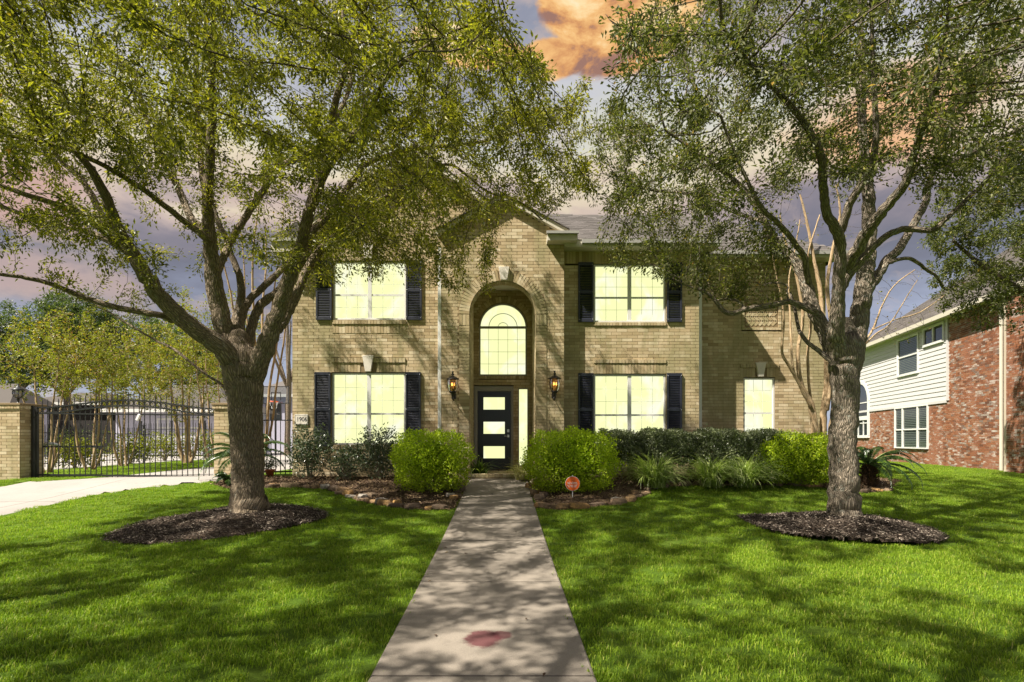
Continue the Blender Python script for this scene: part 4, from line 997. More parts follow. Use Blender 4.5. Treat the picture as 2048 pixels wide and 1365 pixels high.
# back wall of the porch
AW = (xb_(958), xb_(1054)); awc = (AW[0] + AW[1]) / 2; awr = (AW[1] - AW[0]) / 2; aws = zb_(655)
awt = zb_(609) ; 
def hole_aw(z):
    if zb_(752) < z < aws: return AW
    if aws <= z < aws + awr + .2:
        k_ = (awr + .17) ** 2 - (z - aws) ** 2
        if k_ > 0: h = math.sqrt(k_); return (awc - h, awc + h)
hd = (xb_(947.7), xb_(1026.8), ZG, zb_(773.6)); hs = (xb_(1036.4), xb_(1056.6), ZG, zb_(775))
wall(fb, XC - RO - .02, XC + RO + .02, ZG, 5.45, [hole_aw, (AW[0], AW[1], zb_(758.5), zb_(752)), hd, hs], pri=lambda u, z: 2)
soldier(fb, AW[0], AW[1], zb_(758.5), zb_(752), .03)
for i in range(29):
    an = math.pi * (i + .5) / 29; rm = awr + .095
    add_rot_brick(fb, awc + rm * math.cos(an), aws + rm * math.sin(an), an - math.pi / 2, math.pi * rm / 29 - .008, .15, -.002, .014, 2)
vsq = []; fsq = []
for i in range(31):
    an = math.pi * i / 30
    for rr_ in (awr, awr + .26): vsq.append(fb.p(awc + rr_ * math.cos(an), -.003, aws + rr_ * math.sin(an)))
for i in range(30): a = i * 2; fsq.append((a, a + 1, a + 3, a + 2))
BACK.add(vsq, fsq, .5)
# step between the two right hand walls, and the house sides
frs = Frame((XR1, YW), (0, 1), (1, 0)); wall(frs, .01, YF - YW + .02, ZG, zw(500))
BACK.box(XL0, XL0 + .1, YW + .12, 20, ZG, footz); BACK.box(XF1 - .1, XF1, YF + .12, 20, ZG, zf(515)); BACK.box(XL0 + .1, XF1 - .1, 19.9, 20, ZG, zf(515))
wl = BACK.build('wall', M['mortar'], house)

def unit_box(name, mat):
    mb = MB(); mb.box(-.5, .5, -.5, .5, -.5, .5, r=0); o = mb.build(name, mat); me = o.data; bpy.data.objects.remove(o); return me
def emit_bricks(lst, parent, mat, n_obj=300, name='brick'):
    lst = sorted(lst, key=lambda b: -b[3] - random.random() * .01)
    me = unit_box(name, mat)
    for c, s, m, p_ in lst[:n_obj]:
        o = bpy.data.objects.new(name, me); C.objects.link(o); o.parent = parent
        mm = Matrix([[*(m[i] * np.array(s)), c[i]] for i in range(3)] + [[0, 0, 0, 1]]); o.matrix_local = mm
    rest = lst[n_obj:]
    if not rest: return
    c = np.array([b[0] for b in rest]); s = np.array([b[1] for b in rest]); m = np.array([b[2] for b in rest])
    u = np.array([(-1, -1, -1), (1, -1, -1), (1, 1, -1), (-1, 1, -1), (-1, -1, 1), (1, -1, 1), (1, 1, 1), (-1, 1, 1)]) * .5
    V = np.einsum('nij,nkj->nki', m, u[None] * s[:, None, :]) + c[:, None, :]
    fa = np.array([(0, 3, 2, 1), (4, 5, 6, 7), (0, 1, 5, 4), (1, 2, 6, 5), (2, 3, 7, 6), (3, 0, 4, 7)])
    Fc = (np.arange(len(rest)) * 8)[:, None, None] + fa[None]
    o = mesh_np('brickwork', V.reshape(-1, 3), Fc.reshape(-1, 4), mat, parent, rnd=np.repeat(rng.random(len(rest)), 8)); stuff(o)
emit_bricks(BR, wl, M['brick'])

# keystones
def keystone(fr, uc, z0, z1, w0, w1, d=.07):
    mb = MB(); mb.prism([(uc - w0 / 2, z0), (uc + w0 / 2, z0), (uc + w1 / 2, z1), (uc - w1 / 2, z1)], 0, d, fr); mb.build('keystone', M['limestone'], house, bevel=.006)
keystone(fw, xw(737), zw(518), zw(488), .17, .25); keystone(fw, xw(737), zw(744), zw(712), .13, .27)
keystone(fp, xp(1008), Z_SPR + RO, zp(536), .15, .25, .09); keystone(ff, xf(1520), zf(754), zf(726), .13, .26)
# step and porch floor, bricks on edge along its front
PF = MB(); PF.box(XC - RO - .12, XC + RO + .12, YP - .1, YB + .1, ZG, zp(948.5) - .07); PF.build('porch_floor', M['mortar'], house)
stp = []
fst = FY(YP - .1)
for i in range(22):
    s_ = (2 * RO + .24) / 22; a_ = XC - RO - .12 + i * s_; add_brick(fst, a_ + .004, a_ + s_ - .004, -.24, .0, zp(948.5) - .07, zp(948.5), 1, stp)
for r_ in range(6):
    for i in range(7):
        a_ = XC - RO + .01 + i * .222; add_brick(fst, a_, a_ + .212, -.25 - (r_ + 1) * .22, -.26 - r_ * .22, zp(948.5) - .07, zp(948.5) - .004, 1, stp)
step = thing('porch_step', 'low brick step across the foot of the front door arch', 'step')
me = unit_box('brick', M['brick'])
for c, s, m, p_ in stp:
    o = bpy.data.objects.new('brick', me); C.objects.link(o); o.parent = step
    o.matrix_local = Matrix([[*(m[i] * np.array(s)), c[i]] for i in range(3)] + [[0, 0, 0, 1]])
settle(step, (XC, YP - .1, ZG))

# ------------------------------------------------------------------ windows, shutters, door
def window(fr, u0, u1, z0, z1, mull=True, up=3, lo=2, cols=3, fw_=.045):
    fm = MB()
    d0, d1 = -.09, -.02
    fm.box(u0, u0 + fw_, d0, d1, z0, z1, fr); fm.box(u1 - fw_, u1, d0, d1, z0, z1, fr)
    fm.box(u0 + fw_, u1 - fw_, d0, d1 - .002, z1 - fw_, z1, fr); fm.box(u0 + fw_, u1 - fw_, d0, d1 + .004, z0, z0 + fw_, fr)
    wn = fm.build('window', M['white'], house, bevel=.004)
    ins = [(u0 + fw_, u1 - fw_)]
    um = (u0 + u1) / 2
    if mull:
        b = MB(); b.box(um - .045, um + .045, d0 + .002, d1 - .006, z0 + fw_, z1 - fw_, fr); b.build('mullion', M['white'], wn)
        ins = [(u0 + fw_, um - .045), (um + .045, u1 - fw_)]
    zm = z0 + (z1 - z0) * .43
    for a, b_ in ins:
        r_ = MB(); r_.box(a, b_, d0 + .01, d1 - .02, zm - .022, zm + .022, fr); r_.build('meeting_rail', M['white'], wn)
        for (q0, q1, rows) in ((z0 + fw_, zm - .022, lo), (zm + .022, z1 - fw_, up)):
            p_ = MB(); p_.box(a, b_, d0 + .005, d0 + .02, q0, q1, fr); p_.build('pane', M['pane'], wn)
            g = MB()
            for c_ in range(1, cols): x_ = a + (b_ - a) * c_ / cols; g.box(x_ - .003, x_ + .003, d0 + .02, d0 + .026, q0, q1, fr)
            for c_ in range(1, rows): z_ = q0 + (q1 - q0) * c_ / rows; g.box(a, b_, d0 + .02, d0 + .0255, z_ - .003, z_ + .003, fr)
            g.build('muntin', M['white'], wn)
    BK = MB(); BK.box(u0, u1, -.14, -.1, z0, z1, fr); BK.build('reveal', M['cream'], wn)
window(fw, xw(666), xw(812), zw(640), zw(523)); window(fw, xw(664), xw(811), zw(890), zw(746))
window(fw, xw(1187.5), xw(1331.5), zw(645), zw(529)); window(fw, xw(1187.5), xw(1331.5), zw(892), zw(749))
window(ff, xf(1487), xf(1550), zf(880), zf(756), mull=False)
def shutter(fr, u0, u1, z0, z1):
    f = MB(); s_ = .045
    f.box(u0, u0 + s_, .012, .055, z0, z1, fr); f.box(u1 - s_, u1, .012, .055, z0, z1, fr)
    for a, b_ in ((z0, z0 + .08), ((z0 + z1) / 2 - .04, (z0 + z1) / 2 + .04), (z1 - .08, z1)): f.box(u0 + s_, u1 - s_, .012, .053, a, b_, fr)
    sh = f.build('shutter', M['shutter'], house, bevel=.003)
    g = MB()
    for a, b_ in ((z0 + .08, (z0 + z1) / 2 - .04), ((z0 + z1) / 2 + .04, z1 - .08)):
        n = int((b_ - a) / .038)
        for i in range(n):
            z = a + (b_ - a) * (i + .5) / n
            q = [fr.p(u0 + s_, .014, z + .017), fr.p(u1 - s_, .014, z + .017), fr.p(u1 - s_, .048, z - .017), fr.p(u0 + s_, .048, z - .017),
                 fr.p(u0 + s_, .014, z + .012), fr.p(u1 - s_, .014, z + .012), fr.p(u1 - s_, .046, z - .021), fr.p(u0 + s_, .046, z - .021)]
            g.add(q, [(0, 1, 2, 3), (7, 6, 5, 4), (3, 2, 6, 7), (0, 3, 7, 4), (1, 5, 6, 2)])
    stuff(g.build('louvre_panel', M['shutter'], sh))
    for u in (u0 + .02, u1 - .02):
        for z in (z0 + .06, (z0 + z1) / 2, z1 - .06):
            s2 = MB(); c = fr.p(u, .056, z); s2.lathe((c[0], c[1], c[2]), [(.003, -.009), (.009, 0), (.003, .009)], 8); s2.build('screw', M['steel'], sh)
for a, b_, z0_, z1_ in ((633, 664.5, 641, 522), (812.5, 844, 641, 522), (630, 662, 893, 745), (811.5, 842, 893, 745), (1156, 1186.5, 645, 526), (1333, 1363, 645, 526), (1156, 1186.5, 893, 747), (1333, 1363, 893, 747)):
    shutter(fw, xw(a), xw(b_), zw(z0_), zw(z1_))
# arched window over the door
fm = MB(); fwd = .04; zb0 = zb_(752)
fm.box(AW[0], AW[0] + fwd, -.08, -.01, zb0, aws, fb); fm.box(AW[1] - fwd, AW[1], -.08, -.01, zb0, aws, fb); fm.box(AW[0] + fwd, AW[1] - fwd, -.08, -.012, zb0, zb0 + fwd, fb)
fm.box(AW[0] + .002, AW[1] - .002, -.078, -.008, aws - .03, aws + .03, fb)
n = 28
def arcband(mb, c, zc, r0, r1, d0, d1, fr, n=28):
    for i in range(n):
        a, b_ = math.pi * i / n, math.pi * (i + 1) / n
        q = [(r0, a), (r1, a), (r1, b_), (r0, b_)]
        pts_ = [(c + r * math.cos(t_), zc + r * math.sin(t_)) for r, t_ in q]
        mb.prism(pts_, d0, d1, fr)
arcband(fm, awc, aws, awr - fwd, awr, -.08, -.01, fb)
wn = fm.build('arched_window', M['greyframe'], house)
p_ = MB(); p_.prism([(awc + (awr - fwd) * math.cos(math.pi * i / n), aws + (awr - fwd) * math.sin(math.pi * i / n)) for i in range(n + 1)], -.075, -.065, fb); p_.build('pane', M['pane'], wn)
p_ = MB(); p_.box(AW[0] + fwd, AW[1] - fwd, -.075, -.065, zb0 + fwd, aws - .03, fb); p_.build('pane', M['pane'], wn)
g = MB()
for i in range(1, 5): u = AW[0] + (AW[1] - AW[0]) * i / 5; g.box(u - .004, u + .004, -.065, -.06, zb0 + fwd, aws - .03, fb)
for i in range(1, 4): z = zb0 + (aws - zb0) * i / 4; g.box(AW[0] + fwd, AW[1] - fwd, -.065, -.0605, z - .004, z + .004, fb)
g.build('muntin', M['white'], wn)
g = MB(); arcband(g, awc, aws, .13, .142, -.065, -.058, fb, 20); arcband(g, awc, aws, .37, .385, -.065, -.058, fb, 24); g.build('sunburst_muntin', M['greyframe'], wn)
# door
fm = MB(); z1_ = zb_(773.6); zt = zb_(783); z0_ = zb_(937); za = zb_(943)
fm.box(hd[0], xb_(955), -.1, .03, za, z1_, fb); fm.box(xb_(1022), hd[1], -.1, .03, za, z1_, fb); fm.box(xb_(955), xb_(1022), -.1, .028, zt, z1_, fb)
fm.box(hd[0] + .03, xb_(954), .03, .045, za, z1_ - .03, fb); fm.box(xb_(1023), hd[1] - .03, .03, .045, za, z1_ - .03, fb); fm.box(xb_(953), xb_(1024), .03, .044, zt + .02, z1_ - .03, fb)
fm.build('door_frame', M['greyframe'], house, bevel=.004)
th = MB(); th.box(hd[0], hd[1], -.1, .1, za - .05, z0_, fb); th.build('threshold', M['bronze'], house)
dr = MB(); u0, u1 = xb_(955.5), xb_(1021.5); l0, l1 = xb_(967), xb_(1009.5)
dr.box(u0, l0, -.06, -.015, z0_, zt, fb); dr.box(l1, u1, -.06, -.015, z0_, zt, fb)
zz = [z0_, zb_(917), zb_(893), zb_(868), zb_(844), zb_(819.5), zb_(795), zt]
for a, b_ in ((zz[0], zz[1]), (zz[2], zz[3]), (zz[4], zz[5]), (zz[6], zz[7])): dr.box(l0, l1, -.06, -.0155, a, b_, fb)
door = dr.build('front_door', M['door'], house)
for a, b_ in ((zz[1], zz[2]), (zz[3], zz[4]), (zz[5], zz[6])): p_ = MB(); p_.box(l0, l1, -.045, -.035, a, b_, fb); p_.build('pane', M['pane'], door)
hx = xb_(1016.5)
hb = MB(); hb.box(hx - .03, hx + .03, -.015, .004, zb_(865), zb_(859), fb); hb.build('deadbolt', M['chrome'], door, bevel=.004)
hb = MB(); hb.box(hx - .028, hx + .028, -.015, -.002, zb_(875), zb_(870), fb); hb.tube([fb.p(hx, -.002, zb_(872.5)), fb.p(hx, .045, zb_(872.5)), fb.p(hx - .11, .05, zb_(873))], .009); hb.build('door_handle', M['chrome'], door)
# side light
fm = MB(); s0, s1, sz0, sz1 = hs[0], hs[1], zb_(937), hs[3]
fm.box(s0, s0 + .025, -.09, -.01, sz0, sz1, fb); fm.box(s1 - .025, s1, -.09, -.01, sz0, sz1, fb); fm.box(s0 + .025, s1 - .025, -.09, -.012, sz1 - .05, sz1, fb); fm.box(s0 + .025, s1 - .025, -.09, -.012, sz0, sz0 + .08, fb)
sl = fm.build('side_light', M['greyframe'], house)
p_ = MB(); p_.box(s0 + .025, s1 - .025, -.07, -.06, sz0 + .08, sz1 - .05, fb); p_.build('pane', M['pane'], sl)
BK = MB(); BK.box(XC - RO, XC + RO, -.2, -.13, ZG, 5.45, fb); BK.build('inner_wall', M['cream'], house)

# ------------------------------------------------------------------ roofs
SH = []
def shingles(p0, u, up, poly, course=.14, tab=.3, store=None, jag=0):
    """p0 origin on the plane, u eave direction, up slope direction (3d unit vectors); poly in (u,s)"""
    store = SH if store is None else store
    p0, u, up = map(lambda q: np.array(q, float), (p0, u, up)); nrm = np.cross(u, up); nrm *= np.sign(nrm[2])
    poly = np.array(poly); smin, smax = poly[:, 1].min(), poly[:, 1].max()
    k = 0
    while smin + k * course < smax:
        s = smin + (k + .5) * course; xs_ = []
        for i in range(len(poly)):
            a, b = poly[i], poly[(i + 1) % len(poly)]
            if (a[1] > s) != (b[1] > s): xs_.append(a[0] + (b[0] - a[0]) * (s - a[1]) / (b[1] - a[1]))
        xs_.sort()
        for j in range(0, len(xs_) - 1, 2):
            x = xs_[j] - (k % 3) * .1
            while x < xs_[j + 1]:
                x0, x1 = max(x, xs_[j]), min(x + tab, xs_[j + 1])
                if x1 - x0 > .02:
                    tilt = .05
                    c = p0 + u * (x0 + x1) / 2 + up * (s + .02) + nrm * (.012 + rng.uniform(0, .004))
                    upt = up + nrm * -tilt; upt /= np.linalg.norm(upt)
                    nt = np.cross(u, upt); nt *= np.sign(nt[2])
                    store.append((tuple(c), (x1 - x0 - .006, .012, course + .05), np.stack([u, nt, upt], 1), 1 if x0 < 6 else 0))
                x += tab
        k += 1
def plane(mb, pts): mb.add(pts, [tuple(range(len(pts)))], .5)
def norm(v): v = np.array(v, float); return v / np.linalg.norm(v)
RF = MB()
ez = EAVE + .06
# wing roof A: eave y=12.82
pitch = .6; ya = YW - .42; L_up = math.hypot(1, pitch)
xa0, xa1 = XP1 - .1, XR1 + .35; rid = 15.9; rz_ = ez + pitch * (rid - ya)
P0 = (0, ya, ez); U = (1, 0, 0); UP = norm((0, 1, pitch)); sl_ = (rid - ya) * L_up
polyA = [(xa0 - 3.4, sl_), (xa0 - .1, 0), (xa1, 0), (xa1 - (rid - ya) / 1.0 * 1.0 - .35, sl_)]
polyA = [(-1.8, sl_), (xa0, 0), (xa1, 0), (xa1 - (rid - ya), sl_)]
plane(RF, [tuple(np.array(P0) + np.array(U) * a + UP * b) for a, b in polyA]); shingles(P0, U, UP, polyA)
# main roof B
pb = .7; ybb = YF - .4; zbe = zf(516); xb1 = XF1 + .4; ridb = 16.6; Lb = math.hypot(1, pb)
P0b = (0, ybb, zbe); UPb = norm((0, 1, pb)); slb = (ridb - ybb) * Lb
polyB = [(-1.5, slb), (-1.5, 1.2), (XR1 - 1.2, 1.2), (XR1 + .1, 0), (xb1, 0), (xb1 - (ridb - ybb), slb)]
plane(RF, [tuple(np.array(P0b) + np.array(U) * a + UPb * b) for a, b in polyB]); shingles(P0b, U, UPb, polyB)
zr = zbe + pb * (ridb - ybb); xr = xb1 - (ridb - ybb)
plane(RF, [(xb1, ybb, zbe), (xb1, 20.4, zbe), (xr, ridb, zr)]); plane(RF, [(-1.5, ridb, zr), (xr, ridb, zr), (xb1, 20.4, zbe), (-1.5, 20.4, zbe)])
plane(RF, [(xa1, ya, ez), (xa1, YF + .6, ez), (xa1 - (rid - ya), rid, rz_)])
# broad left gable roof running back
gz = apex[1] + .13
for sg, xe in ((-1, XL0 - .38), (1, XL1 + .1)):
    ze = gz - (apex[1] - footz) / abs((XL0 if sg < 0 else XL1) - apex[0]) * abs(xe - apex[0])
    q = [(apex[0], YW - .26, gz), (xe, YW - .26, ze), (xe, 20.4, ze), (apex[0], 20.4, gz)]
    plane(RF, q)
    d_ = norm((apex[0] - xe, 0, gz - ze)); Lr = math.hypot(apex[0] - xe, gz - ze)
    shingles((xe, YW - .26, ze), (0, 1, 0), d_, [(0, 0), (7.4, 0), (7.4, Lr), (0, Lr)], course=.2, tab=.6)
# portal roof
pz = pap[1] + .12
for sg, xe in ((-1, XP0 - .12), (1, XP1 + .1)):
    ze = pz - (pap[1] - pft) / abs((XP0 if sg < 0 else XP1) - XC) * abs(xe - XC)
    plane(RF, [(XC, YP - .18, pz), (xe, YP - .18, ze), (xe, YW + 1.2, ze), (XC, YW + 1.2, pz)])
    d_ = norm((XC - xe, 0, pz - ze)); Lr = math.hypot(XC - xe, pz - ze)
    shingles((xe, YP - .18, ze), (0, 1, 0), d_, [(0, 0), (1.6, 0), (1.6, Lr), (0, Lr)], course=.2, tab=.4)
rf = RF.build('roof', M['shingle'], house)
emit_bricks(SH, rf, M['shingle'], 290, 'shingle')
for o in list(rf.children):
    if o.name.startswith('brickwork'): o.name = 'shingle_field'
# trim
TRM = MB()
def rake(fr, a, b, th=.16, d0=.0, d1=.05):
    an = math.atan2(b[1] - a[1], b[0] - a[0]); nx_, nz_ = -math.sin(an) * th, math.cos(an) * th
    if nz_ < 0: nx_, nz_ = -nx_, -nz_
    TRM.prism([a, b, (b[0] + nx_, b[1] + nz_), (a[0] + nx_, a[1] + nz_)], d0, d1, fr)
rake(fw, (XL0 - .3, footz - .2), apex, .12, .0, .24); rake(fw, (XL1 + .1, footz - .06), apex, .12, 0, .24)
rake(fp, (XP0 - .08, pft - .05), pap, .11, 0, .14); rake(fp, (XP1 + .08, pft - .05), pap, .11, 0, .14)
TRM.build('rake_board', M['cream'], house)
TRM = MB(); TRM.box(xa0 + .1, xa1, YW - .4, YW - .0, EAVE - .06, EAVE - .02); TRM.build('soffit', M['cream'], house)
TRM = MB(); TRM.box(xa0 + .1, xa1, YW - .42, YW - .4, EAVE - .08, EAVE + .1); TRM.build('soffit', M['cream'], house)
TRM = MB(); TRM.box(XF0 + .3, xb1, YF - .38, YF, zf(524), zf(521)); TRM.build('soffit', M['cream'], house)
TRM = MB(); TRM.box(XF0 + .4, xb1, YF - .4, YF - .38, zf(525), zf(515)); TRM.build('soffit', M['cream'], house)
TRM = MB(); TRM.box(XL0 - .36, XL0 + .32, YW - .36, YW, footz - .26, footz - .02); TRM.build('soffit', M['cream'], house)
TRM = MB(); TRM.prism([(XL0 - .36, footz - .02), (XL0 + .32, footz - .02), (XL0 + .32, footz + .0), (XL0 - .36, footz + .0)], -.3, .37, fw); TRM.build('soffit', M['cream'], house)
TRM = MB(); TRM.prism([(XL0 - .36, footz - .27), (XL0 + .0, footz - .27), (XL0 + .0, footz - .52)], -.02, .3, fw); TRM.build('soffit', M['cream'], house)
TRM = MB(); TRM.box(xp(1093), xp(1152), YP - .3, YW - .01, zp(490), zp(477)); TRM.build('soffit', M['cream'], house)
GT = MB(); GT.box(xa0 + .5, xa1 + .02, YW - .5, YW - .42, EAVE - .02, EAVE + .07); GT.build('gutter', M['greyframe'], house)
GT = MB(); GT.box(XR1 + .4, xb1, YF - .48, YF - .4, zf(521), zf(514)); GT.build('gutter', M['greyframe'], house)
GT = MB(); GT.box(xp(1091), xp(1154), YP - .36, YP - .3, zp(478), zp(473)); GT.build('gutter', M['greyframe'], house)
GT = MB(); GT.box(XL0 - .4, XL0 + .34, YW - .42, YW - .36, footz - .03, footz + .04); GT.build('gutter', M['greyframe'], house)
CR = MB(); CR.prism([(XL0 - .4, footz + .03), (XL0 + .34, footz + .03), (XL0 + .34, footz + .42), (XL0 + .2, footz + .42)], -.0, .38, fw); CR.build('return_roof', M['shingle'], house)
for (xx, yy, z0q, z1q) in ((xp(881.5) - .03, YP + .02, ZG + .1, zp(492)), (XR1 + .05, YW + .06, ZG + .1, zw(512))):
    d = MB(); d.box(xx - .04, xx + .04, yy - .01, yy + .06, z0q, z1q); d.box(xx - .04, xx + .04, yy - .1, yy + .06, z0q - .06, z0q)
    for z_ in (1.2, 3, 4.8): d.box(xx - .045, xx + .045, yy - .004, yy + .06, z_, z_ + .03)
    d.build('downspout', M['white'], house, bevel=.006)
settle(house, (0, YW, ZG))

# ------------------------------------------------------------------ wall lanterns, number plate
def wall_lantern(x, y, label):
    X = xp(x); Yl = YP - .24; z = zp(y)        # z: mid of the glass
    t = thing('wall_lantern', label, 'lantern', (X, YP, z), 'pair of bronze lanterns on the entry arch')
    c = (0, -.24, 0)
    a = MB(); a.lathe(c, [(.02, .3), (.022, .27), (.012, .255), (.034, .235), (.034, .22), (.014, .2), (.03, .19), (.08, .17), (.125, .135), (.15, .12), (.152, .11), (.12, .105)], 20); a.build('cap', M['bronze'], t, True)
    a = MB(); a.lathe(c, [(.112, .105), (.122, .04), (.118, -.05), (.1, -.13), (.075, -.17)], 20, False); a.build('glass', M['amber'], t, True)
    a = MB()
    for k in range(4):
        an = k * math.pi / 2 + .4; a.tube([(math.cos(an) * r, -.24 + math.sin(an) * r, zz_) for r, zz_ in ((.12, .105), (.13, .03), (.12, -.08), (.075, -.18))], .005, 6)
    a.build('cage', M['bronze'], t)
    a = MB(); a.lathe(c, [(.085, -.165), (.08, -.19), (.03, -.23), (.045, -.25), (.018, -.27), (.012, -.32), (.022, -.335), (.006, -.37)], 16); a.build('base', M['bronze'], t, True)
    a = MB(); a.lathe((0, 0, 0), [(.001, -.001), (.001, .001)], 4); a = MB()
    a.box(-.05, .05, -.025, -.01, -.32, -.08)
    a.tube([(0, -.02, -.3), (0, -.08, -.36), (0, -.16, -.33), (0, -.22, -.27)], .012, 8); a.tube([(0, -.02, -.12), (0, -.1, -.2), (0, -.18, -.24)], .008, 8)
    a.build('bracket', M['bronze'], t)
    for k in range(3):
        an = k * 2.1; cx_, cy_ = math.cos(an) * .035, -.24 + math.sin(an) * .035
        b = MB(); b.lathe((cx_, cy_, 0), [(.011, -.15), (.011, -.04)], 8); b.build('candle', M['cream'], t)
        b = MB(); b.lathe((cx_, cy_, 0), [(.004, -.04), (.013, -.02), (.012, .005), (.002, .04)], 8); b.build('bulb', M['flame'], t, True)
wall_lantern(907.5, 771, 'lit bronze wall lantern left of the front door arch')
wall_lantern(1107.5, 770, 'lit bronze wall lantern right of the front door arch')
def text_mesh(name, body, size, mat, parent, loc, rot=(R(90), 0, 0), ext=.001, sx=1):
    cu = bpy.data.curves.new(name, 'FONT'); cu.body = body; cu.size = size; cu.align_x = 'CENTER'; cu.align_y = 'CENTER'; cu.extrude = ext
    o = bpy.data.objects.new(name, cu); C.objects.link(o); bpy.context.view_layer.update()
    me = bpy.data.meshes.new_from_object(o.evaluated_get(bpy.context.evaluated_depsgraph_get())); bpy.data.objects.remove(o)
    me.materials.clear(); me.materials.append(mat)
    o = bpy.data.objects.new(name, me); C.objects.link(o); o.location = loc; o.rotation_euler = rot; o.scale = (sx, 1, 1)
    if parent: o.parent = parent
    return o
pq = thing('house_number_plate', 'pale stone plate reading 1906 at the left corner of the house', 'number sign', ((xw(590.5) + xw(617)) / 2, YW, zw(839.5)))
a = MB(); a.box(-.16, .16, -.035, -.01, -.125, .125); a.build('plate', M['limestone'], pq, bevel=.006)
a = MB()
for q in ((-.15, .15, .108, .116), (-.15, .15, -.116, -.108), (-.15, -.143, -.108, .108), (.143, .15, -.108, .108)): a.box(q[0], q[1], -.038, -.0355, q[2], q[3])
a.build('border', M['greyframe'], pq)
text_mesh('numerals', '1906', .15, M['ink'], pq, (0.01, -.037, -.0), sx=.85)

# ------------------------------------------------------------------ neighbour on the right
dn = norm((.223, .974, 0))[:2]; nn2 = np.array([-dn[1], dn[0]])    # faces left, towards our lawn
NO = np.array([16.4, 20.2]); fnb = Frame(NO, dn, nn2)
def nb(x):    # parameter along the wall from a picture column
    k = (x - CX) / F_PX; return (NO[0] - k * NO[1]) / (k * dn[1] - dn[0])
def nz(x, y): t_ = nb(x); return CAMZ + (HY - y) * (NO[1] + dn[1] * t_) / F_PX
neigh = thing('brick_house', 'red brick and white siding neighbour house with brown roof on the right', 'house')
NB = []; NBK = MB()
T0, T1 = nb(2040), 12.0
EZ = nz(1904, 632); SBZ = nz(1898, 800); GZ = nz(1900, 940)
sd0 = nb(1898)
trip = (nb(1858), nb(1791), nz(1825, 898), SBZ)
aw = (nb(1740), nb(1740) + 2.1, nz(1740, 872), nz(1740, 795) + .9)
holes = [(trip[0], trip[1], trip[2], trip[3] + .1), (aw[0], aw[1], aw[2], SBZ + .2)]
def limN(z): return (T0, T1) if z < SBZ else (T0, sd0)
wall(fnb, T0, T1, GZ, EZ, holes, limN, store=NB, back=NBK, bl=.21, course=.0677, zbase=GZ)
# return wing at the right edge and the front
fn2 = Frame(NO + dn * T0, -nn2, -dn)
wall(fn2, -.35, 6, GZ, EZ, store=NB, back=NBK, bl=.21, course=.0677, zbase=GZ)
fn3 = Frame(NO + dn * T0 + nn2 * .35, dn, nn2); wall(fn3, -1.2, .0, GZ, EZ, store=NB, back=NBK, bl=.21, course=.0677, zbase=GZ)
NBK.box(T0 + .1, T1, -.5, -.13, GZ + .1, EZ, fnb); 
wn_ = NBK.build('wall', M['red_mortar'], neigh)
emit_bricks(NB, wn_, M['red_brick'], 0)
fd = MB(); fd.box(T0, T1, -.1, .03, GZ - .4, GZ, fnb); fd.box(T0 - 1.2, T0, .3, .38, GZ - .4, GZ, fnb); fd.build('foundation', M['drive'], neigh)
k = 0; z = SBZ
awin = (nb(1837), nb(1798), nz(1817, 747), nz(1817, 677)); bwin = (nb(1888), nb(1850), nz(1870, 685), EZ - .18)
while z < EZ - .02:
    z2 = min(z + .178, EZ); zc = (z + z2) / 2
    hs_ = [(w_[0] - .05, w_[1] + .05) for w_ in (awin, bwin) if w_[2] - .1 < zc < w_[3] + .06]
    if zc < aw[3]:
        cc = (aw[0] + aw[1]) / 2; hz = zc - (aw[3] - 1.05); h_ = 1.05 if hz < 0 else math.sqrt(max(0, 1.1 ** 2 - hz ** 2)); hs_.append((cc - h_, cc + h_))
    for a, b in subtract(sd0 + .1, T1, hs_):
        if b - a < .05: continue
        m = MB(); q = [fnb.p(a, .0, z), fnb.p(b, 0, z), fnb.p(b, .034, z), fnb.p(a, .034, z), fnb.p(a, 0, z2 + .02), fnb.p(b, 0, z2 + .02), fnb.p(b, .01, z2 + .02), fnb.p(a, .01, z2 + .02)]
        m.add(q, [(0, 3, 2, 1), (4, 5, 6, 7), (0, 1, 5, 4), (1, 2, 6, 5), (2, 3, 7, 6), (3, 0, 4, 7)]); m.build('plank', M['siding'], neigh)
    z = z2
m = MB(); m.box(sd0, sd0 + .1, -.01, .05, SBZ - .02, EZ, fnb); m.box(sd0 + .1, T1, -.02, .045, SBZ - .1, SBZ - .002, fnb); m.build('corner_board', M['siding'], neigh)
NBK2 = MB(); NBK2.box(sd0, T1, -.12, -.002, SBZ, EZ, fnb); NBK2.build('sheathing', M['siding'], neigh)
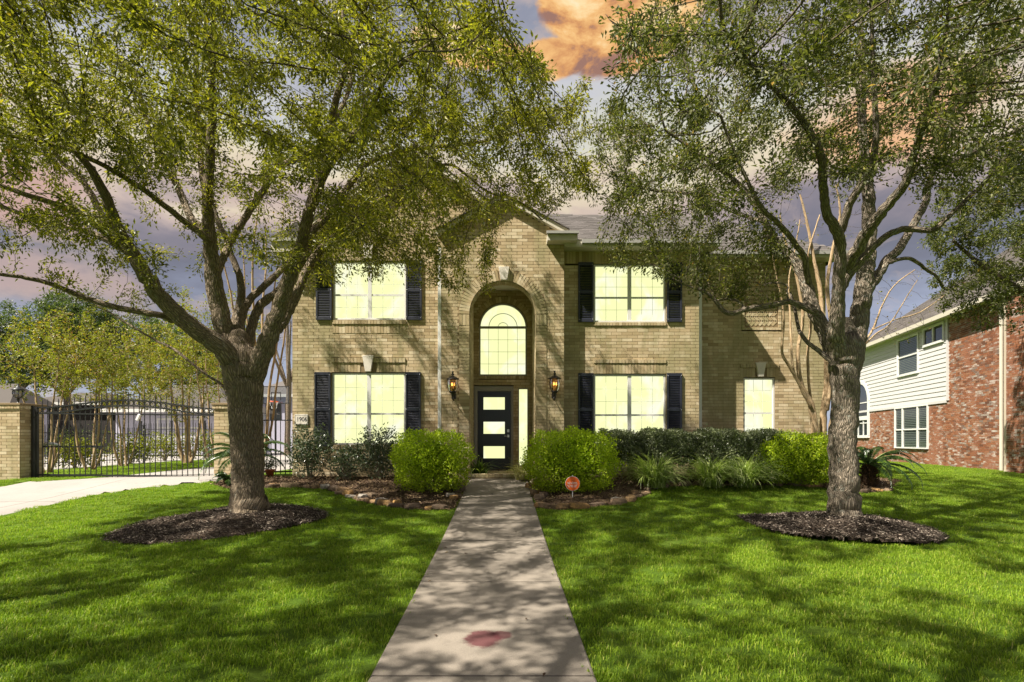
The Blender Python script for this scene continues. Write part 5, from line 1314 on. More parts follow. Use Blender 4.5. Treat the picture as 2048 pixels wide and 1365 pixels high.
def nwin(u0, u1, z0, z1, units, rail=.5, cas=.09, blinds=True):
    f = MB(); d0, d1 = -.02, .06
    f.box(u0 - cas, u0, d0, d1, z0 - cas, z1 + cas, fnb); f.box(u1, u1 + cas, d0, d1, z0 - cas, z1 + cas, fnb); f.box(u0, u1, d0, d1 + .002, z1, z1 + cas, fnb); f.box(u0, u1, d0, d1 + .03, z0 - cas, z0, fnb)
    wn = f.build('window', M['white'], neigh)
    us = np.cumsum([0] + units) / sum(units) * (u1 - u0) + u0
    for i in range(len(units)):
        a, b = us[i], us[i + 1]
        p = MB(); p.box(a, b, .004, .012, z0, z1, fnb); p.build('pane', M['nglass'], wn)
        if blinds:
            g = MB(); n_ = int((z1 - z0) / .07)
            for k in range(n_): zz_ = z0 + (k + .5) * (z1 - z0) / n_; g.box(a + .03, b - .03, .013, .016, zz_ - .014, zz_ + .014, fnb)
            stuff(g.build('blind', M['blind'], wn))
        m = MB()
        if rail: zr_ = z0 + (z1 - z0) * rail; m.box(a, b, .012, .05, zr_ - .03, zr_ + .03, fnb)
        if i: m.box(a - .05, a + .05, .012, .055, z0, z1, fnb)
        m.box(a, a + .03, .012, .045, z0, z1, fnb); m.box(b - .03, b, .012, .045, z0, z1, fnb)
        m.build('sash', M['white'], wn)
nwin(*awin, [1], .5); nwin(*bwin, [1, 1], 0, blinds=False)
nwin(trip[0] + .06, trip[1] - .06, trip[2] + .06, SBZ - .12, [1, 1.7, .9], .45, .05)
# arched window
f = MB(); cc = (aw[0] + aw[1]) / 2; ar = .95; za_ = aw[3] - 1.05
f.box(aw[0] + .02, aw[0] + .16, -.02, .07, aw[2], za_, fnb); f.box(aw[1] - .16, aw[1] - .02, -.02, .07, aw[2], za_, fnb); f.box(aw[0] + .02, aw[1] - .02, -.02, .09, aw[2] - .1, aw[2] + .03, fnb)
arcband(f, cc, za_, ar - .06, 1.05, -.02, .07, fnb, 24); f.box(aw[0] + .16, aw[1] - .16, -.02, .068, za_ - .95, za_ - .75, fnb)
wn = f.build('arched_window', M['white'], neigh)
p = MB(); p.box(aw[0] + .1, aw[1] - .1, .0, .01, aw[2], za_, fnb); p.build('pane', M['nglass'], wn); p = MB(); p.prism([(cc + ar * math.cos(math.pi * i / 24), za_ + ar * math.sin(math.pi * i / 24)) for i in range(25)], 0, .01, fnb); p.build('pane', M['nglass'], wn)
g = MB()
for u in (cc - .32, cc + .32): g.box(u - .025, u + .025, .01, .04, aw[2], za_ - .95, fnb)
g.box(aw[0] + .16, aw[1] - .16, .01, .04, aw[2] + .62, aw[2] + .67, fnb); g.box(aw[0] + .16, aw[1] - .16, .01, .04, za_ - .1, za_ - .05, fnb); g.build('muntin', M['white'], wn)
# roof
hipin, hiph = 5.0, 4.2
e = lambda u, w_, z: fnb.p(u, w_, z)
TE = nb(1716); RN = MB(); rp = [e(T0 - 3, .45, EZ + .05), e(TE, .45, EZ + .05), e(TE - hipin, -hipin, EZ + hiph), e(T0 - 3, -hipin, EZ + hiph)]
plane(RN, rp); plane(RN, [e(TE, .45, EZ + .05), e(TE, -11, EZ + .05), e(TE - hipin, -hipin, EZ + hiph)])
rn = RN.build('roof', M['shingle_n'], neigh)
upv = norm((-nn2[0] * (hipin + .45), -nn2[1] * (hipin + .45), hiph - .05)); Ls = math.hypot(hipin + .45, hiph - .05); SHN = []
shingles(e(0, .45, EZ + .05), (dn[0], dn[1], 0), upv, [(T0 - 3, 0), (TE, 0), (TE - hipin, Ls), (T0 - 3, Ls)], course=.15, tab=.35, store=SHN)
emit_bricks(SHN, rn, M['shingle_n'], 60, 'shingle')
for o in list(rn.children):
    if o.name.startswith('brickwork'): o.name = 'shingle_field'
m = MB(); m.box(T0 - 3, TE, .0, .45, EZ - .04, EZ - .01, fnb); m.box(T0 - 3, TE + .02, .43, .47, EZ - .1, EZ + .06, fnb); m.build('fascia', M['cream'], neigh)
m = MB(); ds = nb(2010); m.tube([e(ds, .3, EZ - .05), e(ds, .1, EZ - .5), e(ds, .1, GZ + .05), e(ds + .15, .25, GZ - .05)], .05, 10); m.build('downspout', M['cream'], neigh)
settle(neigh, (NO[0], NO[1], GZ))

# ------------------------------------------------------------------ gate, pillars, fences
YGt = 13.65; SG = F_PX / YGt
xg = lambda x: (x - CX) / SG; zg = lambda y: CAMZ + (HY - y) / SG
def pillar(x0, x1, ytop, label, side=.66):
    X0, X1 = xg(x0), xg(x1); zt = zg(ytop); t = thing('gate_pillar', label, 'pillar', group='tan brick gate pillars')
    bk = MB(); st = []; w0 = X1 - X0
    g0 = float(G(X0, YGt)) - .05
    for o_, u_, n_, L in (((X0, YGt - .3), (1, 0), (0, -1), w0), ((X1, YGt - .3), (0, 1), (1, 0), w0), ((X0, YGt - .3), (0, 1), (-1, 0), w0)):
        fr = Frame(o_, u_, n_); wall(fr, 0.012 if u_[0] == 0 else 0, L, g0, zt - .14, store=st, back=bk, zbase=g0)
        soldier(fr, -.02, L + .02, zt - .14, zt - .06, .035, store=st, back=bk)
    cap = MB(); cap.box(X0 - .05, X1 + .05, YGt - .35, YGt - .3 + w0 + .05, zt - .06, zt); cap.build('cap', M['mortar'], t, bevel=.01)
    m = bk.build('core', M['mortar'], t); mb = unit_box('brick', M['brick'])
    for c, s, mm, p_ in st:
        o = bpy.data.objects.new('brick', mb); C.objects.link(o); o.parent = m
        o.matrix_local = Matrix([[*(mm[i] * np.array(s)), c[i]] for i in range(3)] + [[0, 0, 0, 1]])
    settle(t, ((X0 + X1) / 2, YGt, g0)); return (X0 + X1) / 2, YGt - .3 + w0 / 2, zt
pc = pillar(5, 61, 808, 'tan brick pillar with a lantern on top at the left end of the gate')
pillar(441, 497, 808, 'tan brick gate pillar half hidden behind the left oak trunk')
t = thing('pillar_lantern', 'black post lantern standing on the left brick gate pillar', 'lantern', pc)
a = MB(); a.lathe((0, 0, 0), [(.07, 0), (.07, .015), (.025, .03), (.02, .08), (.045, .1), (.02, .12), (.05, .14), (.075, .155)], 16); a.build('base', M['iron'], t, True)
a = MB(); a.lathe((0, 0, 0), [(.07, .155), (.11, .24), (.11, .3), (.095, .34)], 8, False); a.build('glass', M['clear'], t)
a = MB()
for k in range(8): an = k * math.pi / 4; a.tube([(math.cos(an) * r, math.sin(an) * r, z_) for r, z_ in ((.07, .155), (.113, .24), (.113, .3), (.097, .34))], .005, 5)
a.build('cage', M['iron'], t)
a = MB(); a.lathe((0, 0, 0), [(.14, .335), (.145, .345), (.09, .39), (.05, .41), (.04, .44), (.015, .45), (.02, .475), (.004, .5)], 16); a.build('cap', M['iron'], t, True)

gate = thing('driveway_gate', 'black iron driveway gate with arched ring band and spear pickets', 'gate')
GX0, GX1 = xg(74), xg(440)
def archz(x):   # upper curve of the band, a flat shoulder, then the rise
    u = (x - GX0) / (GX1 - GX0); s = .5 - .5 * math.cos(2 * math.pi * np.clip((u - .03) / .94, 0, 1)); return s ** .8
ztop = lambda x: zg(814) + archz(x) * .2 - .04 * (x - GX0) / (GX1 - GX0)
band_h = .145
def strip(name, f0, f1, d=.02, parent=gate, n=60):
    m = MB(); xs_ = np.linspace(GX0, GX1, n)
    for i in range(n - 1):
        a, b = xs_[i], xs_[i + 1]; m.prism([(a, f0(a)), (b, f0(b)), (b, f1(b)), (a, f1(a))], YGt - d, YGt + d)
    return m.build(name, M['iron'], parent)
strip('top_rail', lambda x: ztop(x) - .03, ztop); strip('band_rail', lambda x: ztop(x) - band_h - .03, lambda x: ztop(x) - band_h)
zr2 = lambda x: zg(826) - .05 * (x - GX0) / (GX1 - GX0) * 1.0
strip('upper_rail', lambda x: zr2(x) - .03, lambda x: zr2(x) + .002, .018); zbr = lambda x: zg(948) - .06 * (x - GX0) / (GX1 - GX0)
strip('bottom_rail', lambda x: zbr(x) - .045, zbr, .022)
npk = 34
pk = MB(); 
for i in range(npk + 1):
    x = GX0 + (GX1 - GX0) * i / npk; m = MB(); big = i in (0, npk)
    r_ = .03 if big else .009; zt = ztop(x) + (.13 if not big else 0)
    m.box(x - r_, x + r_, YGt - r_ + .003, YGt + r_ - .003, zbr(x) - .12, zt)
    if not big: m.add([(x - r_, YGt - r_, zt), (x + r_, YGt - r_, zt), (x + r_, YGt + r_, zt), (x - r_, YGt + r_, zt), (x, YGt, zt + .07)], [(0, 1, 4), (1, 2, 4), (2, 3, 4), (3, 0, 4)])
    m.build('picket' if not big else 'gate_post', M['iron'], gate)
    if i < npk:
        xc = x + (GX1 - GX0) / npk / 2; zc = ztop(xc) - band_h / 2 - .015; rr_ = .05; rm = MB()
        vs_ = []; 
        for k in range(17):
            an = 2 * math.pi * k / 16
            for rad_, dy_ in ((rr_, -.009), (rr_ + .011, -.009), (rr_ + .011, .009), (rr_, .009)): vs_.append((xc + rad_ * math.cos(an), YGt + dy_, zc + rad_ * math.sin(an)))
        rm.add(vs_, [(k * 4 + j, k * 4 + (j + 1) % 4, k * 4 + 4 + (j + 1) % 4, k * 4 + 4 + j) for k in range(16) for j in range(4)]); rm.build('ring', M['iron'], gate)
m = MB(); m.box(xg(64), xg(68), YGt - .03, YGt + .03, .5, zg(812)); m.build('hinge_post', M['iron'], gate)
for y in (835, 926): m = MB(); m.box(xg(66), GX0, YGt - .015, YGt + .015, zg(y) - .012, zg(y) + .012); m.build('hinge', M['iron'], gate)
settle(gate, (GX0, YGt, .5))
op = thing('gate_opener', 'silver motor housing with a dark arm reaching across behind the gate', 'gate opener', (xg(70), YGt + .25, zg(893)))
a = MB(); a.tube([(0, 0, .01), (.06, 0, .06), (.25, 0, .055), (.42, 0, .02)], [.03, .05, .045, .02], 10); a.build('motor_housing', M['steel'], op, True)
a = MB(); a.box(-.02, 1.45, -.02, .02, -.03, .0); a.box(1.1, 1.5, -.03, .03, -.04, .02); a.build('arm', M['iron'], op)
cm = thing('gate_camera', 'small white tilted box hung on the middle of the gate', 'camera', (xg(280), YGt - .06, zg(835)))
a = MB(); a.box(-.03, .03, -.03, .03, -.09, .08); b = a.build('housing', M['signwhite'], cm, bevel=.01); b.rotation_euler = (0, R(25), 0)
a = MB(); a.box(-.006, .05, 0, .06, .06, .075); a.build('bracket', M['iron'], cm)

def iron_fence(label, a, b, zb, zt, sp, posts, post_h=.12, rails=(.08, .82), r=.008, stuffp=False):
    t = thing('iron_fence', label, 'fence'); a = np.array(a, float); b = np.array(b, float); L = np.linalg.norm(b - a); u = (b - a) / L; fr = Frame(a, u, (-u[1], u[0]))
    for k in rails: m = MB(); m.box(0, L, -.012, .012, zb + (zt - zb) * k, zb + (zt - zb) * k + .028, fr); m.build('rail', M['iron'], t)
    n = int(L / sp)
    for i in range(n + 1):
        s_ = i * L / n; m = MB(); m.box(s_ - r, s_ + r, -r, r, zb, zt, fr); m.add([fr.p(s_ - r, -r, zt), fr.p(s_ + r, -r, zt), fr.p(s_ + r, r, zt), fr.p(s_ - r, r, zt), fr.p(s_, 0, zt + .06)], [(0, 1, 4), (1, 2, 4), (2, 3, 4), (3, 0, 4)])
        m.build('picket', M['iron'], t)
    for s_ in posts: m = MB(); m.box(s_ - .035, s_ + .035, -.035, .035, zb - .1, zt + post_h, fr); m.box(s_ - .045, s_ + .045, -.045, .045, zt + post_h, zt + post_h + .03, fr); m.build('post', M['iron'], t)
    settle(t, (a[0], a[1], zb))
iron_fence('black iron fence panel between the left oak trunk and the house corner', (xg(497), 14.1), (xw(583), 14.1), .62, zg(806), .115, [1.02 * (xw(583) - xg(497)) - .12], rails=(.03, .76))
iron_fence('black iron fence leaving the left edge beside the lantern pillar', (-14.5, YGt), (xg(2), YGt), .55, zg(828), .13, [], rails=(.06, .85))
iron_fence('low black iron fence running along the grass strip inside the gate', ((60 - CX) * 17 / F_PX, 17.0), ((300 - CX) * 23 / F_PX, 23.0), .62, 1.95, .14, [.2, 3.0, 5.6])
iron_fence('black iron fence in front of the pale garage', ((272 - CX) * 28 / F_PX, 28.0), ((450 - CX) * 27 / F_PX, 27.0), .7, 2.3, .15, [.3, 2.1, 4.0])

# ------------------------------------------------------------------ garage, neighbours' roofs, back fence
gar = thing('garage', 'pale lavender white garage wall seen through the gate', 'garage'); Yg = 32
X0, X1 = (232 - CX) * Yg / F_PX, (452 - CX) * Yg / F_PX; fg = FY(Yg)
for i in range(14): m = MB(); z_ = .62 + i * .19; m.prism([(X0, z_), (X1, z_), (X1, z_ + .19), (X0, z_ + .19)], -.05, .02 + .001 * (i % 2), fg); m.build('plank', M['garage'], gar)
m = MB(); m.box(X0 + .02, X1 - .02, Yg + .05, Yg + 6, .6, 3.28); m.build('wall', M['garage'], gar)
m = MB(); m.box(X0 + 2.4, X0 + 4.9, Yg - .04, Yg - .021, .64, 2.75); gd = m.build('garage_door', M['white'], gar)
for r_ in range(4):
    for c_ in range(4): m = MB(); m.box(X0 + 2.5 + c_ * .6, X0 + 3.0 + c_ * .6, Yg - .055, Yg - .042, .74 + r_ * .5, 1.14 + r_ * .5); m.build('panel', M['garage'], gd)
m = MB(); m.add([(X0 - .5, Yg - .5, 3.25), (X1 + .5, Yg - .5, 3.25), (X1 - 2, Yg + 3, 5.0), (X0 + 2, Yg + 3, 5.0), (X0 - .5, Yg + 6.5, 3.25), (X1 + .5, Yg + 6.5, 3.25)], [(0, 1, 2, 3), (3, 2, 5, 4), (1, 5, 2), (0, 3, 4)]); m.build('roof', M['shingle_n'], gar)
m = MB(); m.box(X0 - .5, X1 + .5, Yg - .54, Yg - .5, 3.08, 3.27); m.build('fascia', M['white'], gar)
settle(gar, (X0, Yg, .6))
def backhouse(label, x0, x1, Yb, yeave, yridge, mat, name='house', wallm=None, D=8):
    t = thing(name, label, 'house'); A, B = (x0 - CX) * Yb / F_PX, (x1 - CX) * Yb / F_PX; ze = CAMZ + (HY - yeave) * Yb / F_PX; zr = CAMZ + (HY - yridge) * (Yb + D / 2) / F_PX
    m = MB(); m.box(A, B, Yb, Yb + D, .5, ze); m.build('wall', wallm or M['garage'], t)
    m = MB(); m.add([(A - .4, Yb - .4, ze), (B + .4, Yb - .4, ze), (B - D / 3.6, Yb + D / 2, zr), (A + D / 3.6, Yb + D / 2, zr), (A - .4, Yb + D + .4, ze), (B + .4, Yb + D + .4, ze)], [(0, 1, 2, 3), (3, 2, 5, 4), (1, 5, 2), (0, 3, 4)]); m.build('roof', mat, t)
    m = MB(); m.box(A - .4, B + .4, Yb - .44, Yb - .4, ze - .2, ze + .02); m.build('fascia', M['white'], t)
    m = MB(); m.box(A + 1.2, A + 2.4, Yb - .03, Yb - .002, ze - 1.9, ze - .7); m.build('window', M['nglass'], t)
    settle(t, ((A + B) / 2, Yb, .5))
backhouse('low house with grey shingle roof at the far left edge beyond the pillar', -330, 18, 30, 808, 768, M['shingle_n'], D=2.6)
backhouse('grey roofed house behind the gate, left of the garage', 30, 200, 44, 806, 786, M['shingle_n'], wallm=M['dark_wood'])
backhouse('tall pale house glimpsed between the left oak and the house corner', 500, 640, 42, 790, 752, M['shingle'])
t = thing('board_fence', 'dark timber fence behind the drive at the left', 'fence'); Yw_ = 36
m = MB(); X = (30 - CX) * Yw_ / F_PX; Xe = (245 - CX) * Yw_ / F_PX
while X < Xe: m.box(X, X + .135, Yw_, Yw_ + .02,   .6, 2.75 + random.uniform(-.01, .01)); X += .145
stuff(m.build('board_panel', M['dark_wood'], t)); settle(t, (X, Yw_, .6))
# basketball hoop
Yh = 31; hX = (552 - CX) * Yh / F_PX; sc = F_PX / Yh
hp_ = thing('basketball_hoop', 'basketball hoop with clear backboard behind the iron fence panel', 'basketball hoop', (hX, Yh, .6))
m = MB(); m.tube([(-.4, .9, 0), (-.4, .9, 2.2), (-.1, .2, 3.1)], .06, 8); m.build('pole', M['iron'], hp_)
zc = CAMZ + (HY - 792) / sc - .6
m = MB(); m.box(-.72, .72, 0, .02, zc - .42, zc + .5); m.build('backboard', M['clear'], hp_)
m = MB()
for q in ((-.74, .74, zc + .5, zc + .54), (-.74, .74, zc - .46, zc - .42), (-.74, -.7, zc - .42, zc + .5), (.7, .74, zc - .42, zc + .5), (-.28, .28, zc + .16, zc + .2), (-.28, -.24, zc - .25, zc + .16), (.24, .28, zc - .25, zc + .16)): m.box(q[0], q[1], -.02, -.005, q[2], q[3])
m.build('board_frame', M['iron'], hp_)
m = MB(); m.tube([(.23 * math.cos(a), -.3 + .23 * math.sin(a), zc - .35) for a in np.linspace(0, 6.283, 17)], .025, 6); m.box(-.06, .06, -.1, 0, zc - .4, zc - .3); m.build('rim', M['hoop'], hp_)
m = MB(); 
for k in range(12): a = k * .5236; m.tube([(.23 * math.cos(a), -.3 + .23 * math.sin(a), zc - .36), (.13 * math.cos(a + .3), -.3 + .13 * math.sin(a + .3), zc - .75)], .006, 4)
m.build('net', M['signwhite'], hp_)

# ------------------------------------------------------------------ shrubs
def shrub(name, label, cx, cy, w_, d_, h_, n, L, W2, mat, boxy=3.6, lump=.085, zlow=.06, cat='shrub', group=None, stemcol='twig', density_in=.35, core=True):
    g = float(G(cx, cy)) + .04; t = thing(name, label, cat, (cx, cy, g), group)
    th = rng.uniform(0, 2 * np.pi, n); ph = np.arccos(rng.uniform(-.95, 1, n))
    d = np.stack([np.sin(ph) * np.cos(th), np.sin(ph) * np.sin(th), np.cos(ph)], 1)
    r = 1 / (np.abs(d[:, 0]) ** boxy + np.abs(d[:, 1]) ** boxy + np.abs(d[:, 2]) ** boxy) ** (1 / boxy)
    s0 = random.uniform(0, 9)
    r = r * (1 + lump * (np.sin(d[:, 0] * 7 + s0) * np.sin(d[:, 2] * 6 + s0 * 2) + .8 * np.sin(d[:, 1] * 9 + d[:, 0] * 5) + .8 * np.sin(d[:, 0] * 17 + s0) * np.sin(d[:, 2] * 15)))
    depth = 1 - density_in * rng.random(n) ** 2.2 + rng.exponential(.03, n)
    p = d * (r * depth)[:, None] * np.array([w_ / 2, d_ / 2, h_ / 2]) + np.array([0, 0, h_ / 2 + zlow])
    keep = p[:, 2] > .04; p = p[keep]; d = d[keep]
    nm = d * np.array([1, 1, 1.0]) + rng.normal(0, .7, p.shape) + np.array([0, 0, .5]); ld = rng.normal(0, .9, p.shape) + d * .8 + np.array([0, 0, .6])
    top = np.clip(p[:, 2] / h_, 0, 1)
    rr = np.clip(rng.beta(2, 2.4, len(p)) + .0 * top, 0, 1)
    leaf_mesh('foliage', p, ld, nm, L * rng.uniform(.7, 1.3, len(p)), W2 * rng.uniform(.8, 1.2, len(p)), mat, t, rr)
    # woody inside: a dense tangle of stems
    m = MB()
    for k in range(16):
        a = random.uniform(0, 6.28); rr_ = random.uniform(.3, .8)
        e_ = (math.cos(a) * w_ / 2 * rr_, math.sin(a) * d_ / 2 * rr_, h_ * random.uniform(.5, .95))
        m.tube([(random.uniform(-.06, .06), random.uniform(-.06, .06), -.05), (e_[0] * .4, e_[1] * .4, e_[2] * .45), e_], [.014, .01, .004], 5)
    m.build('stems', M['twig'], t)
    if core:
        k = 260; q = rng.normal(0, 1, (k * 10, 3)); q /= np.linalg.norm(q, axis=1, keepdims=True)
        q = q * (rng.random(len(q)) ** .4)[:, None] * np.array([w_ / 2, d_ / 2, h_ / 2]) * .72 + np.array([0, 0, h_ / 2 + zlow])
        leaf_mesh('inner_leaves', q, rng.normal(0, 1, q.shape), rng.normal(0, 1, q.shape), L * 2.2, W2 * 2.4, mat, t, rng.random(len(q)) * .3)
    return t
def at(x, Y): return (x - CX) * Y / F_PX
shrub('clipped_shrub', 'bright green clipped shrub left of the front walk', at(864, 11.2), 11.2, 1.42, 1.25, 1.12, 15000, .04, .026, M['box_leaf'], group='bright green clipped shrubs')
shrub('clipped_shrub', 'bright green clipped shrub right of the walk behind the orange sign', at(1140, 11.2), 11.2, 1.7, 1.3, 1.14, 18000, .04, .026, M['box_leaf'], group='bright green clipped shrubs')
shrub('clipped_shrub', 'yellow green clipped shrub at the right end of the hedge', at(1592, 12.0), 12.0, 1.55, 1.1, 1.0, 15000, .045, .03, M['box_leaf'], group='bright green clipped shrubs')
shrub('leafy_shrub', 'dark glossy shrub below the number plate at the house corner', at(620, 12.6), 12.65, .95, .8, 1.1, 2600, .06, .035, M['dark_leaf'], boxy=2, lump=.2, density_in=.8, core=False, group='dark glossy shrubs under the left window')
shrub('leafy_shrub', 'dark glossy shrub under the right half of the left window', at(757, 12.5), 12.6, 1.05, .8, 1.08, 3000, .06, .035, M['dark_leaf'], boxy=2, lump=.2, density_in=.8, core=False, group='dark glossy shrubs under the left window')
shrub('leafy_shrub', 'smallest dark shrub between the two taller ones under the left window', at(692, 12.4), 12.4, .6, .6, .72, 1200, .055, .032, M['dark_leaf'], boxy=2, lump=.2, density_in=.8, core=False, group='dark glossy shrubs under the left window')
hx0, hx1 = at(1205, 12.4), at(1600, 12.4)
hd_ = thing('hedge', 'long clipped grey green hedge under the right hand windows', 'hedge', ((hx0 + hx1) / 2, 12.45, float(G(3, 12.4))))
n = 30000; u = rng.uniform(-1, 1, (n, 3)); face = rng.choice([0, 1, 2], n, p=[.52, .33, .15]); dep = rng.random(n) ** 2 * .3 - rng.exponential(.02, n)
u[:, 1] = np.where(face == 0, -1 + dep, u[:, 1]); u[:, 2] = np.where(face == 1, 1 - dep, u[:, 2]); u[:, 0] = np.where(face == 2, np.sign(u[:, 0]) * (1 - dep * .2), u[:, 0])
hw = (hx1 - hx0) / 2; lumpy = 1 + .1 * np.sin(u[:, 0] * 11) + .08 * np.sin(u[:, 0] * 23 + 1) + rng.normal(0, .04, n) + .04 * np.sin(u[:, 0] * 41 + u[:, 2] * 6)
p = np.stack([u[:, 0] * hw, u[:, 1] * .5 * lumpy, .72 + u[:, 2] * .42 * lumpy - .1 * (u[:, 0] > .75)], 1); edgep = (np.abs(u[:, 1]) > .8) & (u[:, 2] > .8)
p[:, 2] -= np.where(edgep, .05, 0); bare = (p[:, 2] < .62 - .12 * np.sin(u[:, 0] * 9)) & (rng.random(n) < .75) & (u[:, 0] < -.1); p = p[~bare]
leaf_mesh('foliage', p, rng.normal(0, 1, p.shape) + [0, -.5, .7], rng.normal(0, .7, p.shape) + [0, -.5, .9], .05 * rng.uniform(.7, 1.3, len(p)), .03, M['hedge_leaf'], hd_, rng.beta(2, 2.2, len(p)))
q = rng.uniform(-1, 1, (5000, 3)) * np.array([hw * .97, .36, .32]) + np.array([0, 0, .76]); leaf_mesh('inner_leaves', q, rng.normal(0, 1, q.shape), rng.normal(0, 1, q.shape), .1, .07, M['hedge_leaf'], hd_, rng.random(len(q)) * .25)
m = MB()
for k in range(46):
    x = random.uniform(-hw, hw) * .95; m.tube([(x, random.uniform(-.15, .15), 0), (x + random.uniform(-.1, .1), 0, .4), (x + random.uniform(-.3, .3), random.uniform(-.4, .2), .95)], [.014, .01, .004], 5)
m.build('stems', M['twig'], hd_)

for (x, Yd, w_, h_, lab) in ((150, 18.5, 1.6, .9, 'low twiggy yellow green bush on the grass strip left of centre behind the gate'), (262, 21.5, 1.7, 1.1, 'yellow green bush in front of the low iron fence behind the gate'),
                        (330, 25.0, 2.0, 1.2, 'small yellow green bush at the foot of the garage wall'), (415, 25.5, 2.2, 1.3, 'yellow green bush at the right end of the garage wall'), (110, 33.5, 5.5, 1.6, 'wide dull green bush before the dark board fence')):
    shrub('leafy_shrub', lab, at(x, Yd), Yd, w_, w_ * .6, h_, 1500, .09, .06, M['myrtle_leaf'] if x != 110 else M['far_leaf'], boxy=2, lump=.25, density_in=.9, core=False, group='loose bushes beyond the gate')
# strap leaved clumps
def straps(name, label, cx, cy, n, Ln, wd, mat, cat='grass clump', up=1.3, group=None, mb_=None, spread=.08):
    g = float(G(cx, cy)) + .05; t = thing(name, label, cat, (cx, cy, g), group); m = 7
    az = rng.uniform(0, 2 * np.pi, n); L = Ln * rng.uniform(.6, 1.15, n); el = rng.uniform(.7, 1.5, n); bend = rng.uniform(1.2, 2.6, n)
    s = np.linspace(0, 1, m); P_ = np.zeros((n, m, 3)); ang = el[:, None] - bend[:, None] * s[None] ** 1.5
    ds = L[:, None] / (m - 1); hx_ = np.concatenate([np.zeros((n, 1)), np.cumsum(np.cos(ang[:, :-1]) * ds, 1)], 1); hz_ = np.concatenate([np.zeros((n, 1)), np.cumsum(np.sin(ang[:, :-1]) * ds, 1)], 1)
    hz_ = np.maximum(hz_, .01 * s[None]); b = rng.normal(0, spread, (n, 2))
    P_[..., 0] = b[:, :1] + np.cos(az)[:, None] * hx_; P_[..., 1] = b[:, 1:] + np.sin(az)[:, None] * hx_; P_[..., 2] = hz_
    side = np.stack([-np.sin(az), np.cos(az), np.zeros(n)], 1)[:, None, :]; wv = (wd * (1 - s ** 3) * (.6 + .4 * np.sin(s * 3))).reshape(1, m, 1) + .0004
    A, B = P_ - side * wv / 2, P_ + side * wv / 2 + np.array([0, 0, .002])
    V = np.stack([A, B], 2).reshape(-1, 3); base = (np.arange(n) * m * 2)[:, None] + (np.arange(m - 1) * 2)[None]
    I = base.ravel(); Fc = np.stack([I, I + 1, I + 3, I + 2], 1); rr = np.repeat(np.clip(rng.beta(2, 2.2, n), 0, 1), m * 2)
    mesh_np('leaves', V, Fc, mat, t, rnd=rr); return t
straps('liriope_clump', 'arching strap leaved grass clump nearest the sign, under the right window', at(1308, 11.6), 11.6, 620, .98, .018, M['strap_leaf'], group='arching grass clumps along the hedge')
straps('liriope_clump', 'middle arching grass clump in front of the hedge', at(1422, 11.7), 11.65, 540, .92, .017, M['strap_leaf'], group='arching grass clumps along the hedge')
straps('liriope_clump', 'arching grass clump touching the yellow green shrub', at(1490, 11.7), 11.65, 540, .92, .017, M['strap_leaf'], group='arching grass clumps along the hedge')
straps('spider_plant', 'pale drooping strap leaved plant at the right foot of the door arch', at(1046, 12.5), 12.55, 260, .55, .014, M['dry_strap'], 'plant')
# raise it a little on a stem clump
straps('fern', 'dark arching fern at the left foot of the front door', at(958, 13.2), 13.3, 90, .62, .03, M['fern_leaf'], 'fern', spread=.06)

def cycad(label, cx, cy, nf, Ln, hst, mat, seed=1, leaflet=.12, group='sago palms', base_r=.13, zb=0):
    g = float(G(cx, cy)) + zb; t = thing('sago_palm', label, 'palm', (cx, cy, g), group); r_ = np.random.default_rng(seed)
    pts_ = [(0, 0, hst * k / 8) for k in range(9)]; rad_ = [base_r * (1 + .12 * (k % 2)) for k in range(9)]
    V, Fc, U_ = tube_np([(np.array(pts_), np.array(rad_))], 14, .06); mesh_np('trunk', V, Fc, M['sago_bark'], t, smooth=True, uv=U_)
    m = MB()
    for k in range(70):
        a = r_.uniform(0, 6.28); z = r_.uniform(.02, hst); m.tube([(math.cos(a) * base_r * .9, math.sin(a) * base_r * .9, z), (math.cos(a) * (base_r + .06), math.sin(a) * (base_r + .06), z + .05)], [.02, .006], 4)
    m.build('leaf_bases', M['sago_bark'], t)
    for f in range(nf):
        az = 2 * math.pi * f / nf * 1.0 + r_.uniform(-.2, .2) + (f % 2) * .3; el = r_.uniform(.25, 1.25); L = Ln * r_.uniform(.85, 1.1); n = 14
        ang = el; p = np.array([0, 0, hst - .02]); pts2 = [p.copy()]
        for k in range(n):
            ang -= (1.9 / n) * (.5 + k / n); p = p + np.array([math.cos(az) * math.cos(ang), math.sin(az) * math.cos(ang), math.sin(ang)]) * L / n; p[2] = max(p[2], .03); pts2.append(p.copy())
        pts2 = np.array(pts2); mm = MB(); mm.tube([tuple(q) for q in pts2], list(np.linspace(.011, .003, len(pts2))), 4); fr_ = mm.build('frond', mat, t)
        N = 52; s = np.linspace(.08, 1, N); idx = s * n; i0 = np.minimum(idx.astype(int), n - 1); ff_ = (idx - i0)[:, None]
        q = pts2[i0] * (1 - ff_) + pts2[i0 + 1] * ff_; tn = pts2[i0 + 1] - pts2[i0]; tn /= np.linalg.norm(tn, axis=1, keepdims=True)
        sd_ = np.array([-math.sin(az), math.cos(az), 0]); up_ = np.cross(tn, sd_); ll = leaflet * np.sin(np.clip(s * 1.1, 0, 1) * math.pi * .92 + .12).clip(.2)
        for sg in (-1, 1):
            d = sd_ * sg * .8 + tn * .6 + up_ * -.25 * 1 + r_.normal(0, .05, tn.shape)
            leaf_mesh('leaflets', q, d, up_ + sd_ * sg * .3, ll * r_.uniform(.9, 1.1, N), .019, mat, fr_, r_.random(N) * .9, curl=.15)
    return t
cycad('sago palm with drooping fronds at the right end of the bed', at(1738, 11.9), 11.9, 22, 1.15, .5, M['sago_leaf'], 3, .15)
